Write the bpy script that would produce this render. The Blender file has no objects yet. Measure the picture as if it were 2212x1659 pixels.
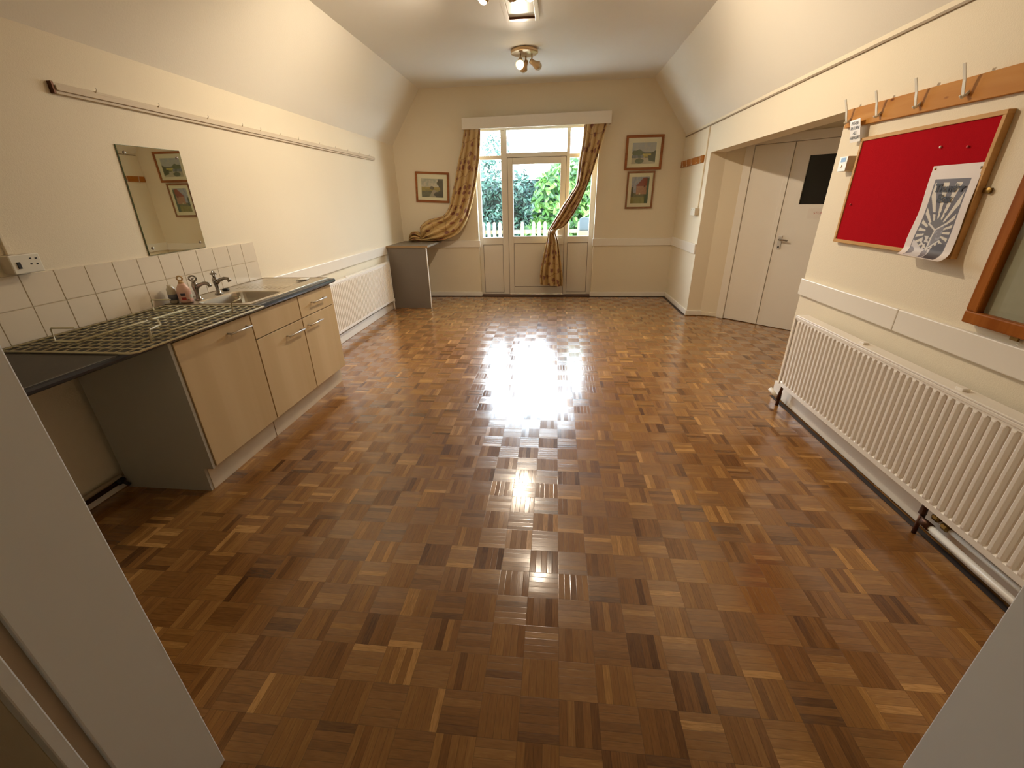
import bpy, bmesh, math, random
from mathutils import Vector, Matrix
random.seed(7)
C = bpy.context.scene.collection
SC = bpy.context.scene
PI = math.pi

# ------------------------------------------------------------------ camera
cam_d = bpy.data.cameras.new('camera'); cam = bpy.data.objects.new('camera', cam_d); C.objects.link(cam)
SC.camera = cam
cam_d.sensor_fit = 'HORIZONTAL'; cam_d.sensor_width = 36.0; cam_d.lens = 14.62
cam_d.clip_start = 0.02; cam_d.clip_end = 200
R_, U_, F_ = ((0.99512665, 0.09683224, -0.01861376), (-0.02220715, 0.40400751, 0.91448607), (-0.09607183, 0.90961610, -0.40418901))
cam.matrix_world = Matrix(((R_[0], U_[0], -F_[0], 0), (R_[1], U_[1], -F_[1], 0), (R_[2], U_[2], -F_[2], 1.45), (0, 0, 0, 1)))

# ------------------------------------------------------------------ exposure, sky, sun, lamps
SC.view_settings.view_transform = 'Standard'; SC.view_settings.look = 'None'
SC.view_settings.gamma = 1.0; SC.view_settings.use_curve_mapping = False
SC.view_settings.exposure = 0.42
SC.cycles.max_bounces = 8; SC.cycles.caustics_reflective = False; SC.cycles.caustics_refractive = False
SKY = 30.0
SUN = 5.0
LAMP = 0.42
w = bpy.data.worlds.new('sky'); SC.world = w; w.use_nodes = True
nt = w.node_tree; nt.nodes.clear()
o_ = nt.nodes.new('ShaderNodeOutputWorld'); b_ = nt.nodes.new('ShaderNodeBackground')
tc = nt.nodes.new('ShaderNodeTexCoord'); sx = nt.nodes.new('ShaderNodeSeparateXYZ'); rp = nt.nodes.new('ShaderNodeValToRGB')
nt.links.new(tc.outputs['Generated'], sx.inputs[0]); nt.links.new(sx.outputs['Z'], rp.inputs[0])
rp.color_ramp.elements[0].position = 0.0; rp.color_ramp.elements[0].color = (0.86, 0.94, 1.0, 1)
rp.color_ramp.elements[1].position = 0.75; rp.color_ramp.elements[1].color = (0.30, 0.40, 0.52, 1)
e_ = rp.color_ramp.elements.new(0.22); e_.color = (0.80, 0.90, 1.0, 1)
nt.links.new(rp.outputs[0], b_.inputs[0]); b_.inputs[1].default_value = SKY
nt.links.new(b_.outputs[0], o_.inputs[0])

def light(name, kind, loc, energy, color, target=None, size=0.05, spot=60, blend=0.5):
    d = bpy.data.lights.new(name, kind); d.energy = energy; d.color = color
    if kind == 'SPOT': d.spot_size = math.radians(spot); d.spot_blend = blend; d.shadow_soft_size = size
    elif kind == 'POINT': d.shadow_soft_size = size
    o = bpy.data.objects.new(name, d); C.objects.link(o); o.location = loc
    if target: o.rotation_euler = (Vector(target) - Vector(loc)).to_track_quat('-Z', 'Y').to_euler()
    return o
s_ = light('sun', 'SUN', (0, 0, 20), SUN, (1.0, 0.96, 0.88), target=(2.6, 9.5, 0.5 + 5)); s_.data.angle = 0.02
s_.rotation_euler = Vector((0.6, 0.3, -0.75)).to_track_quat('-Z', 'Y').to_euler()
pd = bpy.data.lights.new('window_portal', 'AREA'); pd.shape = 'RECTANGLE'; pd.size = 1.7; pd.size_y = 1.5; pd.cycles.is_portal = True
po = bpy.data.objects.new('window_portal', pd); C.objects.link(po); po.location = (-0.31, 7.02, 1.66)
po.rotation_euler = Vector((0, -1, 0)).to_track_quat('-Z', 'Y').to_euler()

# ------------------------------------------------------------------ materials
def S(r, g, b):
    f = lambda c: (c / 255 / 12.92) if c / 255 <= 0.04045 else ((c / 255 + 0.055) / 1.055) ** 2.4
    return (f(r), f(g), f(b), 1)
def mat(name, col, rough=0.5, metal=0.0, var=0.04, scale=6.0, bump=0.0, bscale=60.0, spec=0.5, coat=0.0, sheen=0.0, emis=None, es=0.0, trans=0.0):
    m = bpy.data.materials.new(name); m.use_nodes = True
    n = m.node_tree.nodes; l = m.node_tree.links; p = n['Principled BSDF']
    p.inputs['Roughness'].default_value = rough; p.inputs['Metallic'].default_value = metal
    p.inputs['Specular IOR Level'].default_value = spec
    if coat: p.inputs['Coat Weight'].default_value = coat; p.inputs['Coat Roughness'].default_value = 0.08
    if sheen: p.inputs['Sheen Weight'].default_value = sheen
    if trans: p.inputs['Transmission Weight'].default_value = trans
    if emis: p.inputs['Emission Color'].default_value = emis; p.inputs['Emission Strength'].default_value = es
    t = n.new('ShaderNodeTexCoord'); nz = n.new('ShaderNodeTexNoise'); nz.inputs['Scale'].default_value = scale
    nz.inputs['Detail'].default_value = 3
    l.new(t.outputs['Object'], nz.inputs['Vector'])
    mx = n.new('ShaderNodeMix'); mx.data_type = 'RGBA'
    mx.inputs[6].default_value = tuple(max(0, c * (1 - var)) for c in col[:3]) + (1,)
    mx.inputs[7].default_value = tuple(min(1, c * (1 + var)) for c in col[:3]) + (1,)
    l.new(nz.outputs['Fac'], mx.inputs[0]); l.new(mx.outputs[2], p.inputs['Base Color'])
    if bump:
        n2 = n.new('ShaderNodeTexNoise'); n2.inputs['Scale'].default_value = bscale; n2.inputs['Detail'].default_value = 4
        l.new(t.outputs['Object'], n2.inputs['Vector'])
        b = n.new('ShaderNodeBump'); b.inputs['Strength'].default_value = bump; b.inputs['Distance'].default_value = 0.004
        l.new(n2.outputs['Fac'], b.inputs['Height']); l.new(b.outputs[0], p.inputs['Normal'])
    return m
def woodmat(name, c1, c2, rough=0.45, axis='Y', scale=14.0, coat=0.0, knots=False):
    m = bpy.data.materials.new(name); m.use_nodes = True
    n = m.node_tree.nodes; l = m.node_tree.links; p = n['Principled BSDF']
    p.inputs['Roughness'].default_value = rough
    if coat: p.inputs['Coat Weight'].default_value = coat
    p.inputs['Specular IOR Level'].default_value = 0.3 if axis == 'X' or name.startswith('pale') else 0.08
    t = n.new('ShaderNodeTexCoord'); mp = n.new('ShaderNodeMapping')
    sc = {'X': (0.06, 1, 1), 'Y': (1, 0.06, 1), 'Z': (1, 1, 0.06)}[axis]
    mp.inputs['Scale'].default_value = sc
    nz = n.new('ShaderNodeTexNoise'); nz.inputs['Scale'].default_value = scale; nz.inputs['Detail'].default_value = 5; nz.inputs['Distortion'].default_value = 0.6
    l.new(t.outputs['Object'], mp.inputs[0]); l.new(mp.outputs[0], nz.inputs['Vector'])
    r = n.new('ShaderNodeValToRGB'); r.color_ramp.elements[0].position = 0.35; r.color_ramp.elements[0].color = c1
    r.color_ramp.elements[1].position = 0.68; r.color_ramp.elements[1].color = c2
    l.new(nz.outputs['Fac'], r.inputs[0])
    last = r.outputs[0]
    if knots:
        v = n.new('ShaderNodeTexVoronoi'); v.inputs['Scale'].default_value = 5.5; mp2 = n.new('ShaderNodeMapping'); mp2.inputs['Scale'].default_value = (1, 0.9, 2.2)
        l.new(t.outputs['Object'], mp2.inputs[0]); l.new(mp2.outputs[0], v.inputs['Vector'])
        rr = n.new('ShaderNodeValToRGB'); rr.color_ramp.elements[0].position = 0.05; rr.color_ramp.elements[0].color = (0.35, 0.2, 0.1, 1)
        rr.color_ramp.elements[1].position = 0.11; rr.color_ramp.elements[1].color = (1, 1, 1, 1)
        mm = n.new('ShaderNodeMix'); mm.data_type = 'RGBA'; mm.blend_type = 'MULTIPLY'; mm.inputs[0].default_value = 1
        l.new(v.outputs['Distance'], rr.inputs[0]); l.new(last, mm.inputs[6]); l.new(rr.outputs[0], mm.inputs[7]); last = mm.outputs[2]
    l.new(last, p.inputs['Base Color'])
    return m
def vcolmat(name, rough=0.7, coat=0.0):
    m = bpy.data.materials.new(name); m.use_nodes = True
    n = m.node_tree.nodes; l = m.node_tree.links; p = n['Principled BSDF']
    a = n.new('ShaderNodeAttribute'); a.attribute_name = 'art'
    l.new(a.outputs['Color'], p.inputs['Base Color']); p.inputs['Roughness'].default_value = rough
    if coat: p.inputs['Coat Weight'].default_value = coat
    return m
def glassmat(name, tint=(0.97, 0.985, 0.98, 1), ior=1.5):
    m = bpy.data.materials.new(name); m.use_nodes = True
    n = m.node_tree.nodes; l = m.node_tree.links; n.clear()
    o = n.new('ShaderNodeOutputMaterial'); mx = n.new('ShaderNodeMixShader'); tr = n.new('ShaderNodeBsdfTransparent'); gl = n.new('ShaderNodeBsdfGlossy'); lw = n.new('ShaderNodeLayerWeight'); pw = n.new('ShaderNodeMath'); fr = n.new('ShaderNodeMath')
    tr.inputs[0].default_value = tint; gl.inputs['Roughness'].default_value = 0.01; lw.inputs['Blend'].default_value = 0.5
    pw.operation = 'POWER'; pw.inputs[1].default_value = 5.0; l.new(lw.outputs['Facing'], pw.inputs[0])
    fr.operation = 'MULTIPLY_ADD'; fr.inputs[1].default_value = 0.96; fr.inputs[2].default_value = 0.03; l.new(pw.outputs[0], fr.inputs[0])
    l.new(fr.outputs[0], mx.inputs[0]); l.new(tr.outputs[0], mx.inputs[1]); l.new(gl.outputs[0], mx.inputs[2]); l.new(mx.outputs[0], o.inputs[0])
    return m
def parquet():
    m = bpy.data.materials.new('mosaic_parquet'); m.use_nodes = True
    n = m.node_tree.nodes; l = m.node_tree.links; p = n['Principled BSDF']
    def M(op, a, b=None, c=None):
        x = n.new('ShaderNodeMath'); x.operation = op
        for i, v in enumerate((a, b, c)):
            if v is None: continue
            if isinstance(v, (int, float)): x.inputs[i].default_value = v
            else: l.new(v, x.inputs[i])
        return x.outputs[0]
    t = n.new('ShaderNodeTexCoord'); s = n.new('ShaderNodeSeparateXYZ'); l.new(t.outputs['Object'], s.inputs[0])
    P = 0.1217
    u = M('DIVIDE', M('ADD', s.outputs['X'], -0.0435 + 100 * P), P); v = M('DIVIDE', M('ADD', s.outputs['Y'], -1.174 + 100 * P), P)
    iu = M('FLOOR', u); iv = M('FLOOR', v); fu = M('SUBTRACT', u, iu); fv = M('SUBTRACT', v, iv)
    par = M('MODULO', M('ADD', iu, iv), 2.0)                    # 0/1 checker
    def mixf(f, a, b): return M('ADD', M('MULTIPLY', a, M('SUBTRACT', 1.0, f)), M('MULTIPLY', b, f))
    across = mixf(par, fu, fv); along = mixf(par, fv, fu)
    N = 5.0
    k = M('FLOOR', M('MULTIPLY', across, N)); fk = M('SUBTRACT', M('MULTIPLY', across, N), k)
    cv = n.new('ShaderNodeCombineXYZ'); l.new(M('ADD', iu, M('MULTIPLY', k, 0.173)), cv.inputs[0]); l.new(M('ADD', iv, M('MULTIPLY', k, 0.291)), cv.inputs[1]); l.new(k, cv.inputs[2])
    wn = n.new('ShaderNodeTexWhiteNoise'); l.new(cv.outputs[0], wn.inputs['Vector'])
    cv2 = n.new('ShaderNodeCombineXYZ'); l.new(iu, cv2.inputs[0]); l.new(iv, cv2.inputs[1])
    wt = n.new('ShaderNodeTexWhiteNoise'); l.new(cv2.outputs[0], wt.inputs['Vector'])
    # grain
    g = n.new('ShaderNodeCombineXYZ'); l.new(M('ADD', M('MULTIPLY', across, 9.0), M('MULTIPLY', wn.outputs['Value'], 50.0)), g.inputs[0]); l.new(M('MULTIPLY', along, 0.9), g.inputs[1]); l.new(M('MULTIPLY', wt.outputs['Value'], 40.0), g.inputs[2])
    gn = n.new('ShaderNodeTexNoise'); gn.inputs['Scale'].default_value = 3.0; gn.inputs['Detail'].default_value = 4.0; gn.inputs['Distortion'].default_value = 0.4; l.new(g.outputs[0], gn.inputs['Vector'])
    big = n.new('ShaderNodeTexNoise'); big.inputs['Scale'].default_value = 1.1; l.new(t.outputs['Object'], big.inputs['Vector'])
    wc = M('SUBTRACT', wn.outputs['Value'], 0.5)
    val = M('ADD', M('ADD', 0.38, M('MULTIPLY', M('MULTIPLY', wc, M('MULTIPLY', wc, wc)), 2.5)), M('MULTIPLY', wt.outputs['Value'], 0.26))
    val = M('ADD', val, M('MULTIPLY', M('SUBTRACT', gn.outputs['Fac'], 0.5), 0.55))
    val = M('ADD', val, M('MULTIPLY', M('SUBTRACT', big.outputs['Fac'], 0.5), 0.12))
    r = n.new('ShaderNodeValToRGB'); cr = r.color_ramp
    cr.elements[0].position = 0.0; cr.elements[0].color = S(82, 49, 21)
    cr.elements[1].position = 0.93; cr.elements[1].color = S(200, 148, 84)
    for pos, c in ((0.2, (114, 73, 34)), (0.42, (138, 92, 45)), (0.62, (154, 107, 54)), (0.82, (174, 125, 66))):
        e = cr.elements.new(pos); e.color = S(*c)
    l.new(val, r.inputs[0])
    # gaps
    e1 = M('MINIMUM', fk, M('SUBTRACT', 1.0, fk)); e2 = M('MULTIPLY', M('MINIMUM', along, M('SUBTRACT', 1.0, along)), N)
    ed = M('MINIMUM', e1, e2)
    gap = n.new('ShaderNodeMapRange'); gap.inputs['From Min'].default_value = 0.0; gap.inputs['From Max'].default_value = 0.05; gap.inputs['To Min'].default_value = 0.55; gap.inputs['To Max'].default_value = 1.0
    l.new(ed, gap.inputs['Value'])
    mm = n.new('ShaderNodeMix'); mm.data_type = 'RGBA'; mm.blend_type = 'MULTIPLY'; mm.inputs[0].default_value = 1
    l.new(r.outputs[0], mm.inputs[6]); l.new(gap.outputs[0], mm.inputs[7]); l.new(mm.outputs[2], p.inputs['Base Color'])
    l.new(mixf(par, 0.5, 0.27), p.inputs['Roughness'])
    l.new(mixf(par, 0.12, 0.5), p.inputs['Specular IOR Level'])
    p.inputs['Coat Weight'].default_value = 1.0; p.inputs['Coat IOR'].default_value = 1.5
    l.new(M('ADD', 0.11, M('MULTIPLY', wn.outputs['Value'], 0.06)), p.inputs['Coat Roughness'])
    # each finger lies at a slightly different tilt
    vm = n.new('ShaderNodeVectorMath'); vm.operation = 'SUBTRACT'; vm.inputs[1].default_value = (0.5, 0.5, 0.5); l.new(wn.outputs['Color'], vm.inputs[0])
    v2 = n.new('ShaderNodeVectorMath'); v2.operation = 'MULTIPLY'; v2.inputs[1].default_value = (0.022, 0.022, 0.0); l.new(vm.outputs[0], v2.inputs[0])
    vm3 = n.new('ShaderNodeVectorMath'); vm3.operation = 'SUBTRACT'; vm3.inputs[1].default_value = (0.5, 0.5, 0.5); l.new(wt.outputs['Color'], vm3.inputs[0])
    v4 = n.new('ShaderNodeVectorMath'); v4.operation = 'MULTIPLY'; v4.inputs[1].default_value = (0.02, 0.02, 0.0); l.new(vm3.outputs[0], v4.inputs[0])
    ge = n.new('ShaderNodeNewGeometry'); a1 = n.new('ShaderNodeVectorMath'); l.new(ge.outputs['Normal'], a1.inputs[0]); l.new(v2.outputs[0], a1.inputs[1])
    a2 = n.new('ShaderNodeVectorMath'); l.new(a1.outputs[0], a2.inputs[0]); l.new(v4.outputs[0], a2.inputs[1])
    nn = n.new('ShaderNodeVectorMath'); nn.operation = 'NORMALIZE'; l.new(a2.outputs[0], nn.inputs[0])
    bp = n.new('ShaderNodeBump'); bp.inputs['Strength'].default_value = 0.12; bp.inputs['Distance'].default_value = 0.002
    l.new(M('ADD', gap.outputs[0], M('MULTIPLY', gn.outputs['Fac'], 0.3)), bp.inputs['Height']); l.new(nn.outputs[0], bp.inputs['Normal'])
    l.new(bp.outputs[0], p.inputs['Coat Normal']); l.new(bp.outputs[0], p.inputs['Normal'])
    return m
def fabric():
    m = bpy.data.materials.new('floral_gold_fabric'); m.use_nodes = True
    n = m.node_tree.nodes; l = m.node_tree.links; p = n['Principled BSDF']
    uv = n.new('ShaderNodeUVMap'); uv.uv_map = 'UVMap'
    v = n.new('ShaderNodeTexVoronoi'); v.voronoi_dimensions = '2D'; v.inputs['Scale'].default_value = 9.0; v.inputs['Randomness'].default_value = 0.85
    nz = n.new('ShaderNodeTexNoise'); nz.inputs['Scale'].default_value = 22.0; nz.inputs['Detail'].default_value = 2
    ad = n.new('ShaderNodeVectorMath'); sc = n.new('ShaderNodeVectorMath'); sc.operation = 'MULTIPLY'; sc.inputs[1].default_value = (0.05, 0.05, 0)
    l.new(uv.outputs[0], nz.inputs['Vector']); l.new(nz.outputs['Color'], sc.inputs[0]); l.new(uv.outputs[0], ad.inputs[0]); l.new(sc.outputs[0], ad.inputs[1]); l.new(ad.outputs[0], v.inputs['Vector'])
    r = n.new('ShaderNodeValToRGB'); cr = r.color_ramp; cr.interpolation = 'LINEAR'
    cr.elements[0].position = 0.0; cr.elements[0].color = S(150, 92, 58); cr.elements[1].position = 0.36; cr.elements[1].color = S(196, 164, 108)
    for pos, c in ((0.09, (122, 70, 50)), (0.22, (134, 80, 54)), (0.28, (184, 148, 96))):
        e = cr.elements.new(pos); e.color = S(*c)
    sp_ = n.new('ShaderNodeSeparateColor'); l.new(v.outputs['Color'], sp_.inputs[0]); gt = n.new('ShaderNodeMath'); gt.operation = 'GREATER_THAN'; gt.inputs[1].default_value = 0.58; l.new(sp_.outputs[0], gt.inputs[0])
    add = n.new('ShaderNodeMath'); add.operation = 'ADD'; l.new(v.outputs['Distance'], add.inputs[0]); l.new(gt.outputs[0], add.inputs[1]); l.new(add.outputs[0], r.inputs[0])
    # thin vines
    v2 = n.new('ShaderNodeTexVoronoi'); v2.voronoi_dimensions = '2D'; v2.feature = 'DISTANCE_TO_EDGE'; v2.inputs['Scale'].default_value = 5.0; l.new(ad.outputs[0], v2.inputs['Vector'])
    r2 = n.new('ShaderNodeValToRGB'); r2.color_ramp.elements[0].position = 0.015; r2.color_ramp.elements[0].color = (0.62, 0.5, 0.4, 1); r2.color_ramp.elements[1].position = 0.04; r2.color_ramp.elements[1].color = (1, 1, 1, 1)
    l.new(v2.outputs['Distance'], r2.inputs[0])
    mm = n.new('ShaderNodeMix'); mm.data_type = 'RGBA'; mm.blend_type = 'MULTIPLY'; mm.inputs[0].default_value = 1
    l.new(r.outputs[0], mm.inputs[6]); l.new(r2.outputs[0], mm.inputs[7]); l.new(mm.outputs[2], p.inputs['Base Color'])
    p.inputs['Roughness'].default_value = 0.38; p.inputs['Specular IOR Level'].default_value = 0.8
    return m
def leafmat(name, c1, c2, c3):
    m = bpy.data.materials.new(name); m.use_nodes = True
    n = m.node_tree.nodes; l = m.node_tree.links; p = n['Principled BSDF']
    a = n.new('ShaderNodeAttribute'); a.attribute_name = 'rnd'
    r = n.new('ShaderNodeValToRGB'); r.color_ramp.elements[0].color = c1; r.color_ramp.elements[1].color = c3
    e = r.color_ramp.elements.new(0.5); e.color = c2
    l.new(a.outputs['Fac'], r.inputs[0]); l.new(r.outputs[0], p.inputs['Base Color'])
    p.inputs['Roughness'].default_value = 0.45
    o = n['Material Output']; tl = n.new('ShaderNodeBsdfTranslucent'); mx = n.new('ShaderNodeMixShader'); mx.inputs[0].default_value = 0.35
    l.new(r.outputs[0], tl.inputs[0]); l.new(p.outputs[0], mx.inputs[1]); l.new(tl.outputs[0], mx.inputs[2]); l.new(mx.outputs[0], o.inputs[0])
    return m

WALLC = S(232, 219, 193)
M_wall = mat('cream_wall_paint', WALLC, 0.75, var=0.03, scale=2.0, bump=0.25, bscale=180)
M_slope = mat('pale_sloping_ceiling_paint', S(236, 229, 214), 0.7, var=0.02, scale=2.0, bump=0.15, bscale=120)
M_ceil = mat('white_ceiling_paint', S(232, 229, 222), 0.6, var=0.02, scale=2.0, bump=0.1, bscale=90)
M_white = mat('white_gloss_paint', S(236, 228, 214), 0.35, var=0.02, scale=5, bump=0.08, bscale=40)
M_jamb = mat('door_lining_paint', S(236, 240, 240), 0.45, var=0.03, scale=4, bump=0.1, bscale=30)
M_jambtan = mat('tan_lining_groove', S(184, 168, 146), 0.6)  # tan colour for the groove in the door lining
M_stain = mat('dark_threshold_wood', S(84, 52, 36), 0.5, var=0.1)
M_cork = mat('dark_expansion_strip', S(52, 44, 42), 0.6, var=0.1)
M_parq = parquet()
M_pvc = mat('white_window_plastic', S(232, 222, 206), 0.35, var=0.01)
M_shline = mat('brown_shadow_line', S(96, 68, 48), 0.6)  # brown strips paint the shadow lines around panels and door
M_glass = glassmat('clear_window_glass')
M_fab = fabric()
M_oak = woodmat('oak_picture_frame', S(136, 78, 32), S(166, 102, 50), 0.4, 'X', 20)
M_oak2 = woodmat('dull_brown_picture_frame', S(132, 92, 62), S(154, 112, 80), 0.45, 'Z', 20)
M_mount = mat('cream_mount_card', S(242, 230, 196), 0.8)
M_art = vcolmat('watercolour_print', 0.6)
M_lam = mat('maple_laminate', S(205, 172, 128), 0.45, var=0.05, scale=2)
M_maple = woodmat('pale_maple_laminate', S(192, 164, 120), S(206, 180, 138), 0.5, 'Z', 5)
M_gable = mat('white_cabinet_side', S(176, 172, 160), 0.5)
M_plinth = mat('scuffed_white_plinth', S(206, 190, 164), 0.6, var=0.1, scale=9)
M_wtop = mat('dark_speckled_worktop', S(44, 36, 26), 0.5, var=0.25, scale=260)
M_wedge = mat('black_worktop_edge', S(34, 38, 46), 0.3, var=0.1, coat=0.4)
M_steel = mat('brushed_stainless_steel', S(196, 186, 168), 0.34, metal=1.0, var=0.05, scale=30)
M_chrome = mat('polished_chrome', S(158, 152, 144), 0.15, metal=1.0)
M_alu = mat('satin_aluminium', S(214, 210, 204), 0.35, metal=0.7)
M_tile = mat('glossy_white_tile', S(228, 214, 192), 0.12, var=0.03, scale=8)
M_grout = mat('tile_grout', S(198, 180, 152), 0.8)
M_wire = mat('cream_coated_wire', S(206, 196, 160), 0.3, var=0.1, scale=30)
M_rad = mat('radiator_enamel', S(242, 234, 222), 0.32, var=0.01)
M_mir = mat('silvered_mirror', S(242, 246, 236), 0.015, metal=1.0, var=0.0)
M_medge = mat('green_mirror_edge', S(96, 112, 84), 0.2)
M_plast = mat('white_plastic_plate', S(232, 226, 210), 0.35)
M_shadep = mat('shaded_plastic_side', S(206, 190, 166), 0.5)  # white plastic sides painted tan for the shade they lie in
M_pine = woodmat('knotty_pine_board', S(184, 124, 56), S(200, 144, 74), 0.55, 'Y', 14, knots=True)
M_oakd = woodmat('orange_varnished_board', S(160, 98, 38), S(184, 120, 54), 0.4, 'Y', 18)
M_cframe = woodmat('light_oak_board_frame', S(196, 152, 96), S(212, 168, 112), 0.5, 'Y', 16)
M_nframe = woodmat('varnished_mahogany_frame', S(142, 78, 26), S(172, 104, 44), 0.35, 'Z', 14)
M_felt = mat('red_felt', S(172, 20, 30), 1.0, var=0.06, scale=30, bump=0.3, bscale=400, spec=0.05)
M_gfelt = mat('grey_green_pinboard_felt', S(176, 170, 146), 0.9, var=0.08, scale=30)
M_brass = mat('tarnished_brass', S(140, 112, 60), 0.4, metal=0.9)
M_paper = vcolmat('printed_poster_paper', 0.55)
M_ink = mat('black_ink', S(40, 36, 40), 0.6)
M_redink = mat('red_ink', S(190, 70, 66), 0.6)
M_blueink = mat('blue_display', S(110, 150, 190), 0.4)
M_card = mat('laminated_white_card', S(232, 222, 208), 0.3)
M_black = mat('black_rubber', S(22, 20, 18), 0.5)
M_copper = mat('tarnished_copper', S(92, 62, 46), 0.45, metal=0.8, var=0.2, scale=40)
M_dark = mat('dark_room_pane', S(16, 14, 10), 0.12)  # near-black colour stands for the unlit room behind the glass
M_desk = mat('grey_panel_board', S(116, 105, 91), 0.5)
M_desktop = mat('grey_brown_shelf_top', S(124, 113, 95), 0.5)
M_deskedge = mat('tan_board_edge', S(150, 122, 84), 0.5)
M_bulb = mat('glowing_bulb', S(255, 240, 210), 0.3, emis=(1.0, 0.80, 0.50, 1), es=14)
M_hook = mat('pale_enamelled_hook', S(232, 226, 212), 0.35, metal=0.15)
M_brushed = mat('cream_spotlight_metal', S(206, 178, 140), 0.3, metal=0.5)
M_leafA = leafmat('blue_green_leaves', S(14, 34, 28), S(32, 66, 54), S(84, 120, 102))
M_leafB = leafmat('bright_green_leaves', S(26, 58, 18), S(56, 102, 32), S(116, 152, 76))
M_leafin = mat('dark_inner_backing', S(10, 22, 16), 0.9)
M_fence = mat('pale_picket_wood', S(120, 108, 84), 0.7, var=0.05)
M_pave = mat('pale_bounce_paving', S(206, 206, 200), 0.8, var=0.1)  # unseen ground, made pale to bounce daylight up to the ceiling
M_bark = mat('grey_bark', S(110, 100, 84), 0.9, var=0.2)
M_binb = mat('blue_grey_plastic', S(60, 72, 82), 0.5)
M_soap = mat('pale_pink_soap_bottle', S(238, 196, 178), 0.3, var=0.02)
M_cap = mat('amber_bottle_cap', S(226, 190, 140), 0.35)
M_jar = mat('cloudy_clear_plastic', S(214, 206, 184), 0.2, var=0.03)
M_lbl = vcolmat('printed_label', 0.45)

# ------------------------------------------------------------------ mesh helpers
ORG = {}                                       # object name -> world origin of its thing
class MB:
    def __init__(s): s.bm = bmesh.new()
    def poly8(s, v):
        vs = [s.bm.verts.new(p) for p in v]
        for f in ((0, 3, 2, 1), (4, 5, 6, 7), (0, 1, 5, 4), (1, 2, 6, 5), (2, 3, 7, 6), (3, 0, 4, 7)):
            s.bm.faces.new([vs[i] for i in f])
        return s
    def box(s, x0, x1, y0, y1, z0, z1):
        return s.poly8([(x0, y0, z0), (x1, y0, z0), (x1, y1, z0), (x0, y1, z0), (x0, y0, z1), (x1, y0, z1), (x1, y1, z1), (x0, y1, z1)])
    def prism(s, pts, z0, z1):
        a = [s.bm.verts.new((x, y, z0)) for x, y in pts]; b = [s.bm.verts.new((x, y, z1)) for x, y in pts]
        s.bm.faces.new(a[::-1]); s.bm.faces.new(b)
        for i in range(len(pts)):
            j = (i + 1) % len(pts); s.bm.faces.new((a[i], a[j], b[j], b[i]))
        return s
    def prism_y(s, pts, y0, y1):               # polygon in x,z extruded along y
        a = [s.bm.verts.new((x, y0, z)) for x, z in pts]; b = [s.bm.verts.new((x, y1, z)) for x, z in pts]
        s.bm.faces.new(a); s.bm.faces.new(b[::-1])
        for i in range(len(pts)):
            j = (i + 1) % len(pts); s.bm.faces.new((a[j], a[i], b[i], b[j]))
        return s
    def tube(s, pts, r, seg=10, cap=True):
        pts = [Vector(p) for p in pts]; rings = []
        for i, p in enumerate(pts):
            t = (pts[min(i + 1, len(pts) - 1)] - pts[max(i - 1, 0)]).normalized()
            up = Vector((0, 0, 1)) if abs(t.z) < 0.9 else Vector((0, 1, 0))
            a = t.cross(up).normalized(); b = a.cross(t).normalized()
            rr = r[i] if isinstance(r, (list, tuple)) else r
            rings.append([s.bm.verts.new(p + (a * math.cos(2 * PI * k / seg) + b * math.sin(2 * PI * k / seg)) * rr) for k in range(seg)])
        for A, B in zip(rings, rings[1:]):
            for k in range(seg): s.bm.faces.new((A[k], A[(k + 1) % seg], B[(k + 1) % seg], B[k]))
        if cap: s.bm.faces.new(rings[0][::-1]); s.bm.faces.new(rings[-1])
        return s
    def lathe(s, prof, c, axis=(0, 0, 1), seg=24):  # prof: (radius, height) along axis from c
        ax = Vector(axis).normalized(); up = Vector((0, 0, 1)) if abs(ax.z) < 0.9 else Vector((1, 0, 0))
        a = ax.cross(up).normalized(); b = ax.cross(a).normalized(); c = Vector(c); rings = []
        for r, h in prof:
            r = max(r, 0.0004)
            rings.append([s.bm.verts.new(c + ax * h + (a * math.cos(2 * PI * k / seg) + b * math.sin(2 * PI * k / seg)) * r) for k in range(seg)])
        for A, B in zip(rings, rings[1:]):
            for k in range(seg): s.bm.faces.new((A[k], A[(k + 1) % seg], B[(k + 1) % seg], B[k]))
        s.bm.faces.new(rings[0][::-1]); s.bm.faces.new(rings[-1])
        return s
    def build(s, name, m, parent=None, smooth=False, bevel=0.0, sub=0):
        org = ORG.get(parent.name, Vector((0, 0, 0))) if parent else Vector((0, 0, 0))
        bmesh.ops.recalc_face_normals(s.bm, faces=s.bm.faces)
        if org.length: bmesh.ops.translate(s.bm, verts=s.bm.verts, vec=-org)
        me = bpy.data.meshes.new(name); s.bm.to_mesh(me); s.bm.free()
        o = bpy.data.objects.new(name, me); C.objects.link(o); me.materials.append(m)
        if parent: o.parent = parent; ORG[o.name] = org
        if smooth:
            for f in me.polygons: f.use_smooth = True
        if bevel:
            b = o.modifiers.new('bevel', 'BEVEL'); b.width = bevel; b.segments = 2; b.limit_method = 'ANGLE'
        if sub:
            b = o.modifiers.new('sub', 'SUBSURF'); b.levels = sub; b.render_levels = sub
        return o
def tag(o, label, cat, group=None):
    o['label'] = label; o['category'] = cat
    if group: o['group'] = group
    return o
def thing(name, label, cat, loc, group=None):
    o = bpy.data.objects.new(name, None); C.objects.link(o); o.location = loc; o.empty_display_size = 0.05
    ORG[o.name] = Vector(loc); tag(o, label, cat, group); return o
def struct(o): o['kind'] = 'structure'; return o
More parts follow.
